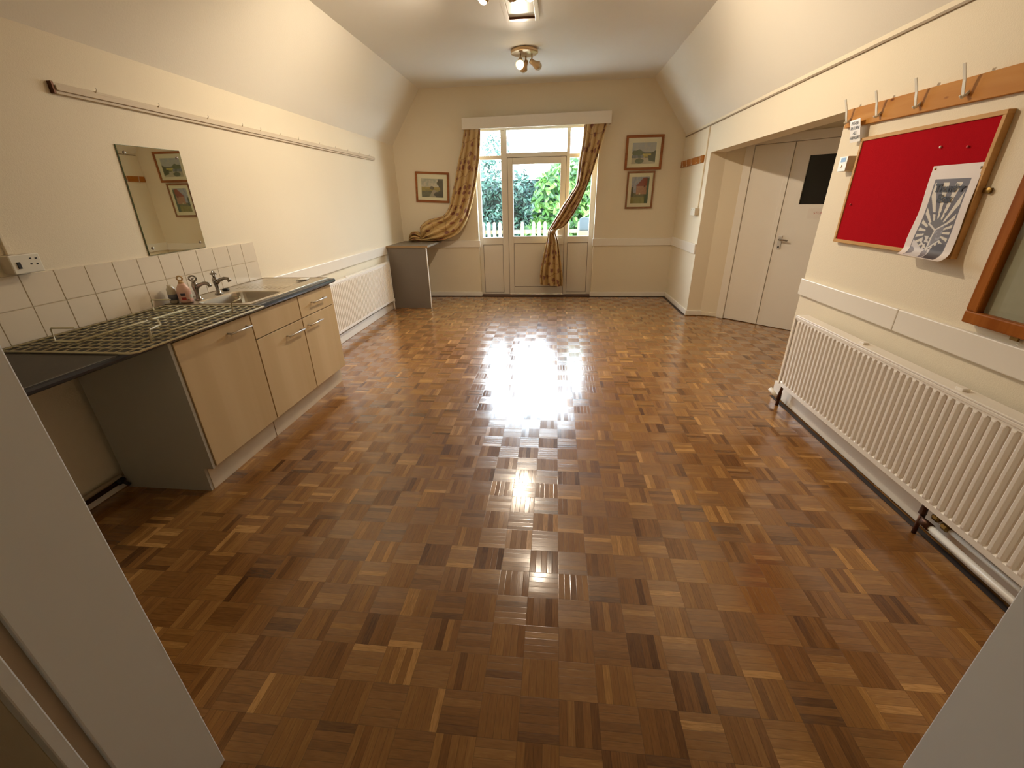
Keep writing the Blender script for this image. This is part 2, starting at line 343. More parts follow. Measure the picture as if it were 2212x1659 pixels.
def dup(root, loc, label=None, group=None, rot=None):
    r = root.copy(); C.objects.link(r); r.location = loc; ORG[r.name] = Vector(loc)
    if label: r['label'] = label
    if group: r['group'] = group
    if rot: r.rotation_euler = rot
    for ch in list(root.children):
        c = ch.copy(); C.objects.link(c); c.parent = r
        for g in list(ch.children):
            d = g.copy(); C.objects.link(d); d.parent = c
    return r
def one(name, mb, m, label, cat, group=None, **k):   # a thing that is a single mesh, origin moved to its base
    o = mb.build(name, m, **k)
    xs = [v.co.copy() for v in o.data.vertices]
    lo = Vector([min(c[i] for c in xs) for i in range(3)]); hi = Vector([max(c[i] for c in xs) for i in range(3)])
    b = Vector(((lo.x + hi.x) / 2, (lo.y + hi.y) / 2, lo.z))
    for v in o.data.vertices: v.co -= b
    o.location = b
    return tag(o, label, cat, group)
def grid(name, m, P, nu, nv, col=None, parent=None, attr='art', smooth=True, uvf=None, thick=0.0):
    org = ORG.get(parent.name, Vector((0, 0, 0))) if parent else Vector((0, 0, 0))
    vs = []; cs = []; fs = []; us = []
    for j in range(nv + 1):
        for i in range(nu + 1):
            u, v = i / nu, j / nv
            vs.append(tuple(Vector(P(u, v)) - org)); us.append((u, v))
            if col: cs.append(col(u, v))
    for j in range(nv):
        for i in range(nu):
            a = j * (nu + 1) + i; fs.append((a, a + 1, a + nu + 2, a + nu + 1))
    me = bpy.data.meshes.new(name); me.from_pydata(vs, [], fs); me.materials.append(m)
    if col:
        ca = me.color_attributes.new(attr, 'FLOAT_COLOR', 'POINT')
        for i, c in enumerate(cs): ca.data[i].color = c
    if uvf:
        ul = me.uv_layers.new(name='UVMap')
        for lp in me.loops: ul.data[lp.index].uv = uvf(*us[lp.vertex_index])
    for f in me.polygons: f.use_smooth = smooth
    o = bpy.data.objects.new(name, me); C.objects.link(o)
    if parent: o.parent = parent; ORG[o.name] = org
    if thick:
        s = o.modifiers.new('solid', 'SOLIDIFY'); s.thickness = thick; s.offset = 0
    return o
def text(name, body, m, size, M4, parent, sx=1.0, bold=0.0):
    cu = bpy.data.curves.new(name, 'FONT'); cu.body = body; cu.size = size; cu.align_x = 'CENTER'; cu.align_y = 'CENTER'; cu.extrude = 0.0002; cu.offset = size * bold
    t = bpy.data.objects.new(name, cu); C.objects.link(t)
    me = bpy.data.meshes.new_from_object(t); bpy.data.objects.remove(t); me.name = name
    org = ORG.get(parent.name, Vector((0, 0, 0)))
    me.transform(M4 @ Matrix.Diagonal((sx, 1, 1, 1))); me.transform(Matrix.Translation(-org))
    me.materials.clear(); me.materials.append(m)
    o = bpy.data.objects.new(name, me); C.objects.link(o); o.parent = parent; ORG[o.name] = org
    return o

# ------------------------------------------------------------------ room shell
XL, XR, YF, ZL, ZR, ZC = -2.42, 1.76, 6.83, 2.22, 2.235, 2.90
YN = 0.567
struct(MB().box(-2.75, 3.4, -1.75, 7.05, -0.08, 0.0).build('floor', M_parq))
struct(MB().box(XL - 0.14, XL, 0.20, 7.08, 0, 2.5).build('wall_left', M_wall))
wr = MB().box(XR, 1.935, 0.45, 3.18, 0, 2.6).box(XR, 1.935, 5.655, 7.08, 0, 2.6).box(XR, 1.935, 3.18, 5.655, 1.91, 2.6)
struct(wr.build('wall_right', M_wall))
wf = MB().box(XL, -1.20, YF, 7.08, 0, 3.0).box(0.585, XR, YF, 7.08, 0, 3.0).box(-1.20, 0.585, YF, 7.08, 2.43, 3.0)
struct(wf.build('wall_far', M_wall))
struct(MB().prism_y([(-1.945, ZC), (1.265, ZC), (1.265, ZC + 0.1), (-1.945, ZC + 0.1)], 0.3, YF).build('ceiling', M_ceil))
struct(MB().prism_y([(XL, ZL), (-1.945, ZC), (-1.945, ZC + 0.1), (-2.55, ZL)], 0.3, YF).build('wall_left_slope', M_slope))
struct(MB().prism_y([(1.265, ZC), (XR, ZR), (1.9, ZR), (1.265, ZC + 0.1)], 0.3, YF).build('wall_right_slope', M_slope))
wn_ = MB().box(-2.56, -0.925, 0.342, YN, 0, 3.0).box(1.0, 1.935, 0.50, 0.718, 0, 3.0).box(-0.925, 1.0, 0.35, 0.56, 2.06, 3.0)
struct(wn_.build('wall_near', M_wall))
# doorway lining the camera stands in
dl = MB().box(-0.925, -0.907, 0.392, YN + 0.002, 0, 2.06).box(-0.925, -0.905, 0.342, 0.366, 0, 2.06)
t1 = struct(dl.build('trim_1', M_jamb, bevel=0.003))
struct(MB().box(-0.925, -0.915, 0.366, 0.392, 0, 2.06).build('trim_2', M_jambtan))
struct(MB().box(0.982, 1.0, 0.42, 0.72, 0, 2.06).build('trim_3', M_jamb, bevel=0.003))
# the lobby the camera stands in
lob = MB().box(-1.45, -1.35, -1.7, 0.342, 0, 2.6).box(1.35, 1.45, -1.7, 0.5, 0, 2.6).box(-1.45, 1.45, -1.75, -1.65, 0, 2.6)
struct(lob.build('wall_lobby', M_wall))
struct(MB().box(-1.45, 1.45, -1.75, 0.5, 2.5, 2.6).build('ceiling_lobby', M_ceil))
# roof slab over the room so that no sky leaks in
struct(MB().box(-3.0, 3.6, -1.9, 7.08, 3.02, 3.12).build('roof', M_ceil))

# alcove with the diagonal double door
P0 = Vector((2.15, 5.55, 0)); DU = Vector((0.72, -0.694, 0)); DN = Vector((-0.694, -0.72, 0))
def DP(u, o, z): return P0 + DU * u + DN * o + Vector((0, 0, z))
def dbox(mb, u0, u1, o0, o1, z0, z1):
    return mb.poly8([DP(u0, o0, z0), DP(u1, o0, z0), DP(u1, o1, z0), DP(u0, o1, z0), DP(u0, o0, z1), DP(u1, o0, z1), DP(u1, o1, z1), DP(u0, o1, z1)])
al = MB().prism([(1.935, 5.655), (2.13, 5.565), (2.22, 5.72), (1.935, 5.9)], 0, 2.3)
dbox(al, -0.035, 1.345, -0.12, 0.0, 2.04, 2.3)
al.box(3.12, 3.22, 2.95, 4.72, 0, 2.3).box(1.935, 3.22, 2.95, 3.05, 0, 2.3)
dbox(al, -0.035, 1.345, -0.16, -0.125, 0, 2.3)  # unseen panel added behind the doors to stop light leaking through
struct(al.build('wall_alcove', M_wall))
struct(MB().box(1.93, 3.4, 2.95, 5.95, 2.3, 2.4).build('ceiling_alcove', M_ceil))
fr = MB(); dbox(fr, -0.038, 0.05, -0.10, 0.025, 0, 2.04); dbox(fr, 1.262, 1.345, -0.10, 0.025, 0, 2.04); dbox(fr, 0.05, 1.262, -0.10, 0.025, 1.957, 2.04)
struct(fr.build('trim_4', M_white, bevel=0.004))
d3 = MB(); dbox(d3, 0.053, 0.452, -0.035, 0.008, 0.006, 1.953)
door3 = struct(d3.build('door_3', M_white, bevel=0.003)); door3['label'] = 'narrow white leaf of the diagonal double door'
s3 = MB(); dbox(s3, 0.405, 0.452, 0.008, 0.016, 0.006, 1.953); s3.build('meeting_strip', M_white, door3, bevel=0.002)
d2 = MB()
dbox(d2, 0.457, 0.607, -0.035, 0.008, 0.006, 1.953); dbox(d2, 1.06, 1.258, -0.035, 0.008, 0.006, 1.953)
dbox(d2, 0.607, 1.06, -0.035, 0.008, 0.006, 1.352); dbox(d2, 0.607, 1.06, -0.035, 0.008, 1.815, 1.953)
door2 = struct(d2.build('door_2', M_white)); door2['label'] = 'wide white door leaf with a glass panel onto a dark room in the diagonal alcove'
g2 = MB(); dbox(g2, 0.600, 1.065, -0.02, -0.012, 1.345, 1.822); g2.build('glass_pane', M_dark, door2)
hp = MB(); dbox(hp, 0.488, 0.528, 0.008, 0.018, 0.885, 1.03); h_ = hp.build('handle_plate', M_alu, door2, bevel=0.003)
hm = MB(); hm.tube([DP(0.508, 0.018, 0.992), DP(0.508, 0.055, 0.992), DP(0.53, 0.062, 0.991), DP(0.60, 0.060, 0.986)], 0.009); hm.build('lever_handle', M_chrome, door2, smooth=True)
km = MB(); km.tube([DP(0.508, 0.017, 0.912), DP(0.508, 0.022, 0.912)], 0.009); km.build('keyhole', M_black, door2)
sg = thing('door_sign', 'small white paper notice with red capitals below the door glass', 'sign', tuple(DP(0.87, 0.0085, 1.212)))
sb = MB(); dbox(sb, 0.714, 1.03, 0.0085, 0.010, 1.212, 1.314); sb.build('notice_sheet', M_card, sg)
text('lettering', 'STORE ROOM', M_redink, 0.034, Matrix.Translation(DP(0.872, 0.0108, 1.268)) @ Matrix(((DU.x, 0, DN.x, 0), (DU.y, 0, DN.y, 0), (0, 1, 0, 0), (0, 0, 0, 1))), sg)

# skirtings, dado boards, strips
def sk_prof(mb, x0, x1, y0, y1, z1): mb.box(x0, x1, y0, y1, 0, z1); return mb
struct(MB().box(XL, -1.18, YF - 0.022, YF, 0.008, 0.075).box(0.567, XR - 0.02, YF - 0.022, YF, 0.008, 0.075).build('baseboard_far', M_white, bevel=0.006))
struct(MB().box(XL, XL + 0.045, 3.27, YF - 0.03, 0, 0.10).box(XL, XL + 0.02, 0.57, 3.2, 0, 0.06).build('baseboard_left', M_white, bevel=0.006))
bb = MB().box(XR - 0.02, XR, 5.65, YF - 0.02, 0.008, 0.075).box(XR - 0.02, XR, 0.72, 3.18, 0.012, 0.12)
bb.box(XR - 0.02, 1.945, 5.633, 5.655, 0.008, 0.07); bb.box(XR, 1.935, 3.18, 3.198, 0.008, 0.075)
struct(bb.build('baseboard_right', M_white, bevel=0.005))
bs = MB(); bs.prism([(1.945, 5.634), (2.118, 5.553), (2.13, 5.565), (1.945, 5.655)], 0.008, 0.055); struct(bs.build('baseboard_alcove', M_wall, bevel=0.004))
struct(MB().box(XL, -1.178, YF - 0.022, YF, 0.775, 0.882).box(0.565, XR - 0.02, YF - 0.022, YF, 0.78, 0.888).build('trim_5', M_white, bevel=0.006))
struct(MB().box(XL, XL + 0.022, 3.31, YF - 0.022, 0.772, 0.885).build('trim_6', M_white, bevel=0.006))
struct(MB().box(XR - 0.022, XR, 5.655, YF, 0.785, 0.905).build('trim_7', M_white, bevel=0.006))
struct(MB().box(XR - 0.022, XR, 0.72, 2.257, 0.797, 0.908).box(XR - 0.022, XR, 2.259, 3.178, 0.797, 0.908).build('trim_8', M_white, bevel=0.005))
struct(MB().box(XL + 0.045, 1.72, 6.785, 6.805, 0, 0.004).box(1.712, 1.738, 0.72, 3.15, 0, 0.004).box(1.715, 1.738, 5.66, 6.8, 0, 0.004).build('trim_9', M_cork))
struct(MB().box(-1.185, 0.572, 6.80, 6.93, 0, 0.017).build('trim_10', M_stain, bevel=0.003))
struct(MB().box(XR - 0.012, XR, 0.8, 6.80, 2.194, 2.206).build('trim_11', mat('grey_brown_shadow_gap', S(150, 130, 100), 0.6)))  # strip coloured to paint the dark shadow gap under the slope

# ------------------------------------------------------------------ glazed end: window_1 with door_1 in the middle
YW = 6.93
wm = MB()
def wb(mb, x0, x1, z0, z1, y0=YW, y1=YW + 0.06): return mb.box(x0, x1, y0, y1, z0, z1)
wb(wm, -1.215, -1.149, 0, 2.45); wb(wm, 0.510, 0.60, 0, 2.45); wb(wm, -1.149, 0.510, 2.376, 2.45)
wb(wm, -0.830, -0.737, 0.0, 2.376, YW - 0.005); wb(wm, 0.137, 0.188, 0.0, 2.376, YW - 0.005)
wb(wm, -1.149, -0.830, 2.006, 2.058); wb(wm, 0.188, 0.510, 2.006, 2.058); wb(wm, -0.737, 0.137, 2.026, 2.086)
wb(wm, -1.149, -0.830, 0.803, 0.914); wb(wm, 0.188, 0.510, 0.822, 0.920)
wb(wm, -1.149, -0.830, 0.0, 0.040); wb(wm, 0.188, 0.510, 0.0, 0.047)
win = struct(wm.build('window_1', M_pvc, bevel=0.005))
win['label'] = 'white framed glazed end of the room around the garden door'
def pane(x0, x1, z0, z1, par, y=YW + 0.03): MB().box(x0 - 0.004, x1 + 0.004, y, y + 0.004, z0 - 0.004, z1 + 0.004).build('glass_pane', M_glass, par)
for a in ((-1.149, -0.83, 0.914, 2.006), (0.188, 0.51, 0.92, 2.006), (-1.149, -0.83, 2.058, 2.376), (-0.737, 0.137, 2.086, 2.376), (0.188, 0.51, 2.058, 2.376)): pane(*a, win)
def panel(x0, x1, z0, z1, par):
    MB().box(x0, x1, YW + 0.014, YW + 0.05, z0, z1).build('shadow_line', M_shline, par)
    MB().box(x0 + 0.006, x1 - 0.006, YW + 0.006, YW + 0.05, z0 + 0.006, z1 - 0.006).build('lower_panel', M_pvc, par, bevel=0.002)
panel(-1.149, -0.83, 0.04, 0.803, win); panel(0.188, 0.51, 0.047, 0.822, win)
dm = MB(); z0, z1 = 0.020, 2.020; xa, xb = -0.732, 0.131
wb(dm, xa, -0.655, z0, z1, YW - 0.012, YW + 0.05); wb(dm, 0.052, xb, z0, z1, YW - 0.012, YW + 0.05)
wb(dm, -0.655, 0.052, 1.934, z1, YW - 0.012, YW + 0.05); wb(dm, -0.655, 0.052, 0.822, 0.926, YW - 0.012, YW + 0.05); wb(dm, -0.655, 0.052, z0, 0.140, YW - 0.012, YW + 0.05)
gd = struct(dm.build('door_1', M_pvc, bevel=0.004)); gd['label'] = 'white half glazed garden door'
pane(-0.655, 0.052, 0.926, 1.934, gd)
MB().box(-0.655, 0.052, YW + 0.004, YW + 0.045, 0.14, 0.822).build('shadow_line', M_shline, gd)
MB().box(-0.649, 0.046, YW - 0.004, YW + 0.045, 0.146, 0.816).build('lower_panel', M_pvc, gd, bevel=0.002)
MB().box(-0.737, 0.137, YW + 0.02, YW + 0.05, 0.012, 2.026).box(-0.655, 0.052, YW + 0.02, YW + 0.05, 0.14, 0.822)
gk = MB(); wb(gk, -0.737, -0.732, 0.017, 2.025, YW + 0.0, YW + 0.04); wb(gk, 0.131, 0.137, 0.017, 2.025, YW, YW + 0.04); wb(gk, -0.737, 0.137, 2.020, 2.026, YW, YW + 0.04); gk.build('shadow_line', M_shline, gd)
dh = MB().box(0.028, 0.118, YW - 0.03, YW - 0.012, 0.80, 1.02); dhp = dh.build('handle_plate', M_pvc, gd, bevel=0.004)
MB().tube([(0.095, YW - 0.03, 0.92), (0.095, YW - 0.06, 0.92), (0.0, YW - 0.062, 0.92)], 0.009).build('lever_handle', M_white, gd, smooth=True)

# ------------------------------------------------------------------ garden
struct(MB().box(-14, 14, 7.08, 30, -0.15, -0.1).build('ground', M_pave))
def leaves(n, f, size, sd):
    rnd = random.Random(sd); vs = []; fs = []; rv = []
    for _ in range(n):
        c, nr = f(rnd); sz = size * rnd.uniform(0.6, 1.25)
        nr = (nr + Vector((rnd.uniform(-1, 1), rnd.uniform(-1, 1), rnd.uniform(-1, 1))) * 0.75).normalized()
        a = nr.cross(Vector((rnd.uniform(-1, 1), rnd.uniform(-1, 1), rnd.uniform(-1, 1)))).normalized(); b = nr.cross(a)
        i = len(vs); k = 0.42
        for (p, q, h) in ((-1, 0, 0), (-0.2, -k, 0.12), (0.5, -k * .8, 0.1), (1, 0, -0.1), (0.5, k * .8, 0.1), (-0.2, k, 0.12)):
            vs.append(tuple(c + a * (p * sz) + b * (q * sz) + nr * (h * sz)))
        fs += [(i, i + 1, i + 2, i + 3), (i, i + 3, i + 4, i + 5)]
        r = rnd.random(); rv += [r] * 6
    return vs, fs, rv
def foliage(name, m, data, parent):
    vs, fs, rv = data; org = ORG[parent.name]
    me = bpy.data.meshes.new(name); me.from_pydata([tuple(Vector(v) - org) for v in vs], [], fs); me.materials.append(m)
    at = me.attributes.new('rnd', 'FLOAT', 'POINT'); at.data.foreach_set('value', rv)
    o = bpy.data.objects.new(name, me); C.objects.link(o); o.parent = parent; return o
hd = thing('hedge', 'dense blue-green hedge behind the picket fence, seen through the garden door', 'hedge', (-1.5, 10.0, -0.1))
def fa(r):
    x = r.uniform(-5.0, 4.5); z = r.uniform(-0.05, 2.0); top = 2.0 + 0.18 * math.sin(x * 3.1) + 0.12 * math.sin(x * 7.7 + 1)
    z = min(z * top / 2.0 + r.uniform(-.05, .1), top + r.uniform(-.1, .12)); y = 9.75 + 0.16 * math.sin(x * 4 + z * 5) + 0.12 * math.sin(x * 9 - z * 8) + r.uniform(-0.12, 0.12)
    return Vector((x, y, z)), Vector((0, -1, 0.5))
foliage('foliage', M_leafA, leaves(17000, fa, 0.055, 3), hd)
MB().box(-5.0, 4.5, 9.95, 10.6, -0.1, 1.85).build('inner_backing', M_leafin, hd)  # solid dark box added inside the hedge to block gaps between leaves
sh_ = thing('bush', 'bright green broad-leaved bush in front of the hedge, right of the garden door', 'bush', (0.3, 9.5, -0.1))
def fb(r):
    a = r.uniform(0, 2 * PI); q = r.uniform(0, 1) ** 0.4; t = r.random()
    cx_, cz, rx, rz = ((0.35, 1.35, 0.85, 0.85), (1.2, 1.2, 0.8, 0.95), (-0.15, 0.55, 0.65, 0.55), (0.9, 0.5, 0.9, 0.6))[r.randrange(4)]
    x = cx_ + rx * q * math.cos(a); z = cz + rz * q * math.sin(a); z = max(z, -0.05)
    return Vector((x, 9.55 - 0.25 * math.sqrt(max(0, 1 - q * q)) + r.uniform(-0.12, 0.12), z)), Vector((0, -1, 0.7))
foliage('foliage', M_leafB, leaves(3800, fb, 0.095, 5), sh_)
MB().tube([(0.3, 9.6, -0.1), (0.32, 9.6, 0.5), (0.5, 9.62, 1.2)], [0.03, 0.025, 0.01]).tube([(0.3, 9.6, 0.1), (0.0, 9.6, 0.8)], [0.02, 0.01]).build('stem', M_bark, sh_, smooth=True)
tr = thing('tree', 'small hazy tree rising above the hedge at the left pane', 'tree', (-2.0, 15.0, -0.1))
def ft(r):
    a = r.uniform(0, 2 * PI); q = r.random() ** 0.5; ph = r.uniform(-1, 1)
    return Vector((-2.0 + 0.42 * q * math.cos(a) * (1 + .3 * ph), 15 + 0.4 * ph, 2.9 + 0.45 * q * math.sin(a))), Vector((0, -1, 0.3))
foliage('foliage', M_leafA, leaves(300, ft, 0.06, 8), tr)
MB().tube([(-2.0, 15, -0.1), (-1.98, 15, 1.5), (-2.02, 15, 2.9)], [0.07, 0.04, 0.01]).build('trunk', M_bark, tr, smooth=True)
fe = thing('picket_fence', 'pale round-topped picket fence in front of the hedge', 'fence', (-0.3, 9.0, -0.1))
for i in range(28):
    x = -2.62 + i * 0.1145 if i < 15 else -2.62 + i * 0.1145
    rr = random.Random(i)
    pts = [(x - 0.034, -0.1), (x + 0.034, -0.1), (x + 0.034, 1.0)] + [(x + 0.034 * math.cos(a), 1.0 + 0.05 * math.sin(a)) for a in (0.5, 1.05, 1.57, 2.1, 2.65)] + [(x - 0.034, 1.0)]
    if 15 <= i <= 26 and i % 2 == 0 and i != 20: continue
    MB().prism_y(pts, 8.99, 9.01).build('picket', M_fence, fe)
MB().box(-2.7, 0.6, 9.012, 9.05, 0.82, 0.89).build('rail', M_fence, fe)
MB().box(-2.7, 0.6, 9.012, 9.05, 0.15, 0.22).build('rail', M_fence, fe)
bn = thing('storage_box', 'blue-grey backed pale box outside the right-hand side light', 'box', (0.52, 8.05, -0.1))
bx = MB(); pts = [(0.42, 0.93), (0.62, 0.93), (0.62, 1.12)] + [(0.52 + 0.1 * math.cos(a), 1.12 + 0.035 * math.sin(a)) for a in (0.6, 1.2, 1.9, 2.5)] + [(0.42, 1.12)]
bx.prism_y(pts, 8.0, 8.04).build('back_panel', M_binb, bn, bevel=0.01)
MB().box(0.40, 0.64, 7.95, 8.15, -0.1, 0.93).build('body', M_fence, bn, bevel=0.01)

# ------------------------------------------------------------------ pelmet and curtains
pe = thing('pelmet', 'long white boxed pelmet above the garden door curtains', 'pelmet', (-0.31, 6.76, 2.37))
pm = MB().poly8([(-1.34, 6.68, 2.370), (0.722, 6.68, 2.381), (0.722, 6.70, 2.381), (-1.34, 6.70, 2.370), (-1.337, 6.68, 2.508), (0.72, 6.68, 2.530), (0.72, 6.70, 2.530), (-1.337, 6.70, 2.508)])
pm.build('front_board', M_white, pe, bevel=0.002)
MB().box(-1.34, -1.322, 6.70, YF, 2.372, 2.507).build('end_board', M_white, pe); MB().box(0.704, 0.722, 6.70, YF, 2.383, 2.528).build('end_board', M_white, pe)
MB().poly8([(-1.322, 6.70, 2.49), (0.704, 6.70, 2.51), (0.704, YF, 2.51), (-1.322, YF, 2.49), (-1.322, 6.70, 2.505), (0.704, 6.70, 2.527), (0.704, YF, 2.527), (-1.322, YF, 2.505)]).build('top_board', M_white, pe)
MB().box(-1.30, 0.69, 6.755, 6.775, 2.47, 2.49).build('curtain_track', M_plast, pe)

def curtain(name, label, rows, pleats, loc, plen):
    # rows: (left point, right point, depth); a bunched closed sheet with deep pleats on it
    from mathutils import noise
    t = thing(name, label, 'curtain', loc)
    n = len(rows); NV = 110; NU = 220
    def cr(a, b, c, d, s): return tuple(0.5 * ((2 * b[i]) + (-a[i] + c[i]) * s + (2 * a[i] - 5 * b[i] + 4 * c[i] - d[i]) * s * s + (-a[i] + 3 * b[i] - 3 * c[i] + d[i]) * s ** 3) for i in range(len(a)))
    flat = [tuple(r[0]) + tuple(r[1]) + (r[2], r[3]) for r in rows]
    def at(v):
        x = v * (n - 1); i = min(int(x), n - 2); s = x - i
        return cr(flat[max(i - 1, 0)], flat[i], flat[i + 1], flat[min(i + 2, n - 1)], s)
    L = [0.0]; prev = None
    for j in range(NV + 1):
        q = at(j / NV); c = Vector(((q[0] + q[3]) / 2, 0, (q[2] + q[5]) / 2))
        if prev is not None: L.append(L[-1] + (c - prev).length)
        prev = c
    def P(u, v):
        q = at(v); A = Vector(q[:3]); B = Vector(q[3:6]); c = (A + B) / 2; wv = (B - A) / 2
        th = 2 * PI * u; d = q[6]; amp = q[7]
        nz = noise.noise(Vector((u * 5, v * 3.3, loc[0]))) 
        ph = th * pleats + 1.3 * nz + 0.5 * math.sin(v * 5)
        rip = (abs(math.sin(ph / 2)) ** 0.75) * 2 - 1
        e = 1 + amp * (rip * 0.9 + 0.3 * math.sin(th * 5.3 + 2.5 * nz + 1))
        kx = math.cos(th); ky = math.sin(th)
        return c + wv * kx * (1 + 0.03 * rip) + Vector((0, 1, 0)) * (-(abs(ky) ** 0.6) * (1 if ky > 0 else -1) * d * e)
    o = grid('drape', M_fab, P, NU, NV, parent=t, uvf=lambda u, v: (u * 1.5, L[int(round(v * NV))] + loc[0]))
    return t
V = Vector
lr = [((-1.318, 6.760, 2.40), (-1.085, 6.760, 2.40), .026, .6), ((-1.376, 6.755, 2.154), (-1.100, 6.755, 2.146), .04, .6), ((-1.437, 6.75, 1.967), (-1.128, 6.75, 1.959), .045, .6),
      ((-1.489, 6.745, 1.769), (-1.166, 6.745, 1.761), .05, .55), ((-1.548, 6.74, 1.568), (-1.216, 6.74, 1.561), .055, .55), ((-1.620, 6.73, 1.362), (-1.281, 6.73, 1.356), .06, .5),
      ((-1.72, 6.70, 1.25), (-1.355, 6.70, 1.17), .075, .45), ((-1.93, 6.67, 1.20), (-1.50, 6.67, 0.985), .09, .35), ((-2.06, 6.66, 1.10), (-1.745, 6.66, 0.905), .10, .3),
      ((-2.068, 6.66, 0.985), (-2.01, 6.66, 0.897), .05, .4), ((-2.13, 6.65, 1.035), (-2.09, 6.65, 0.893), .085, .35), ((-2.20, 6.65, 1.03), (-2.16, 6.65, 0.893), .085, .35), ((-2.245, 6.64, 0.985), (-2.205, 6.64, 0.893), .06, .35), ((-2.262, 6.64, 0.93), (-2.258, 6.64, 0.90), .03, .2)]
curtain('curtain', 'left gold floral curtain sweeping down and bundled on the small corner shelf', lr, 10, (-1.4, 6.74, 0.89), 2)
rr_ = [((0.363, 6.762, 2.41), (0.680, 6.762, 2.41), .026, .6), ((0.346, 6.765, 2.181), (0.614, 6.765, 2.173), .034, .6), ((0.306, 6.77, 1.92), (0.544, 6.77, 1.914), .04, .6),
       ((0.285, 6.775, 1.651), (0.455, 6.775, 1.647), .04, .6), ((0.201, 6.78, 1.512), (0.399, 6.78, 1.508), .045, .6), ((0.105, 6.79, 1.37), (0.332, 6.79, 1.366), .045, .6),
       ((0.015, 6.80, 1.224), (0.249, 6.80, 1.221), .045, .55), ((-0.079, 6.81, 1.076), (0.137, 6.81, 1.073), .045, .5), ((-0.112, 6.82, 1.004), (0.004, 6.82, 1.002), .04, .4),
       ((-0.139, 6.82, 0.85), (0.046, 6.82, 0.848), .045, .55), ((-0.193, 6.81, 0.612), (0.088, 6.81, 0.61), .05, .65), ((-0.232, 6.80, 0.368), (0.124, 6.80, 0.367), .055, .7), ((-0.225, 6.79, 0.205), (0.135, 6.79, 0.180), .055, .7)]
rc = curtain('curtain', 'right gold floral curtain pinched and knotted halfway, hanging over the garden door', rr_, 10, (0.2, 6.78, 0.18), 2)
kn = MB().lathe([(0.004, -0.045), (0.026, -0.035), (0.036, -0.01), (0.034, 0.015), (0.02, 0.035), (0.004, 0.04)], (-0.035, 6.755, 1.0), (1, 0, 0.45), 16)
kn.build('knot', M_fab, rc, smooth=True)

# ------------------------------------------------------------------ pictures
from mathutils import noise as NZ
def lerp(a, b, t): t = max(0, min(1, t)); return tuple(a[i] + (b[i] - a[i]) * t for i in range(3))
def art_road(u, v):
    n = NZ.noise(V((u * 9, v * 9, 2))) ; n2 = NZ.noise(V((u * 26, v * 26, 5)))
    c = lerp((214, 200, 176), (176, 172, 150), (v - .55) * 2 + n)
    if v < 0.56: c = lerp((176, 150, 70), (150, 134, 62), (0.56 - v) * 4 + n)
    if v < 0.34 + 0.05 * n: c = lerp((110, 104, 66), (90, 84, 50), n + .5)
    x = 0.47 + (0.5 - v) * 0.25
    if v < 0.40 and abs(u - x - 0.08) < 0.03 + (0.42 - v) * 0.75: c = lerp((158, 148, 120), (170, 150, 126), v * 3 + n)
    if (u - .48) ** 2 * 1.0 + (v - .5) ** 2 * 1.4 < 0.012 + .006 * n: c = (104, 90, 54)
    if (u - 1.0) ** 2 * 1.2 + (v - .80) ** 2 * .7 < 0.085 + .05 * n: c = lerp((86, 78, 44), (68, 60, 32), n2 + .5)
    if u > .86 + .05 * n2 and v > .2: c = (78, 68, 38)
    if u > .62 + .1 * n and v < .36 - (1 - u) * .25 + .06 * n: c = lerp((74, 62, 34), (52, 42, 20), .5 + n2)
    return S(*c)
def art_river(u, v):
    n = NZ.noise(V((u * 8 + 3, v * 8, 7))); n2 = NZ.noise(V((u * 24, v * 24, 9)))
    c = lerp((190, 186, 172), (176, 176, 176), v * 1.2 - .4 + n)
    if v < 0.52: c = (196, 182, 150)
    if .30 < v < .50 and .45 < u < .82: c = lerp((214, 196, 100), (190, 176, 84), .5 + n)
    if .48 < v < .545 + .02 * n and u > .4: c = (104, 104, 84)
    if (u - .25) ** 2 * 1.1 + (v - .50) ** 2 * 1.6 < 0.052 + .03 * n: c = lerp((108, 116, 70), (84, 92, 54), .5 + n2)
    if .28 < v < .42 and u < .5: c = lerp((134, 138, 138), (96, 104, 92), .5 + n * 2)
    if (u - .33) ** 2 + (v - .14) ** 2 * 2.2 < 0.034 + .012 * n: c = lerp((98, 106, 68), (80, 84, 50), .5 + n2)
    if u > .80 - (v < .4) * (.14 * (1 + n)) and .1 + (.9 - u) * .3 < v < .50 + (u - .8) * .7: c = lerp((64, 70, 40), (86, 92, 52), .5 + n2)
    if .55 < u < .72 and v < .34 and v > .28: c = (116, 112, 66)
    return S(*c)
def art_house(u, v):
    n = NZ.noise(V((u * 8 + 1, v * 8, 11))); n2 = NZ.noise(V((u * 22, v * 22, 13)))
    c = lerp((178, 172, 172), (148, 152, 166), .5 + n * 1.5)
    if v < .25 + .03 * n: c = lerp((150, 142, 78), (134, 128, 66), .5 + n)
    elif v < .40: c = lerp((124, 116, 74), (104, 100, 62), .5 + n)
    if .28 < u < .88 and .34 < v < .70: c = lerp((192, 140, 104), (170, 122, 92), .5 + n2)
    if .26 + (v - .66) * 1.3 < u < .9 and .66 < v < .97: c = lerp((160, 82, 58), (138, 66, 48), .5 + n2)
    if .70 < u < .80 and .60 < v < .68: c = (110, 54, 44)
    if .46 < u < .54 and .33 < v < .40: c = (206, 192, 150)
    if u > .88 + .04 * n and v < .95 or (u > .80 and v < .35): c = lerp((70, 90, 66), (92, 106, 78), .5 + n2)
    if u < .12 + .05 * n + (v < .4) * .05 and .25 < v < .62: c = (74, 82, 54)
    return S(*c)
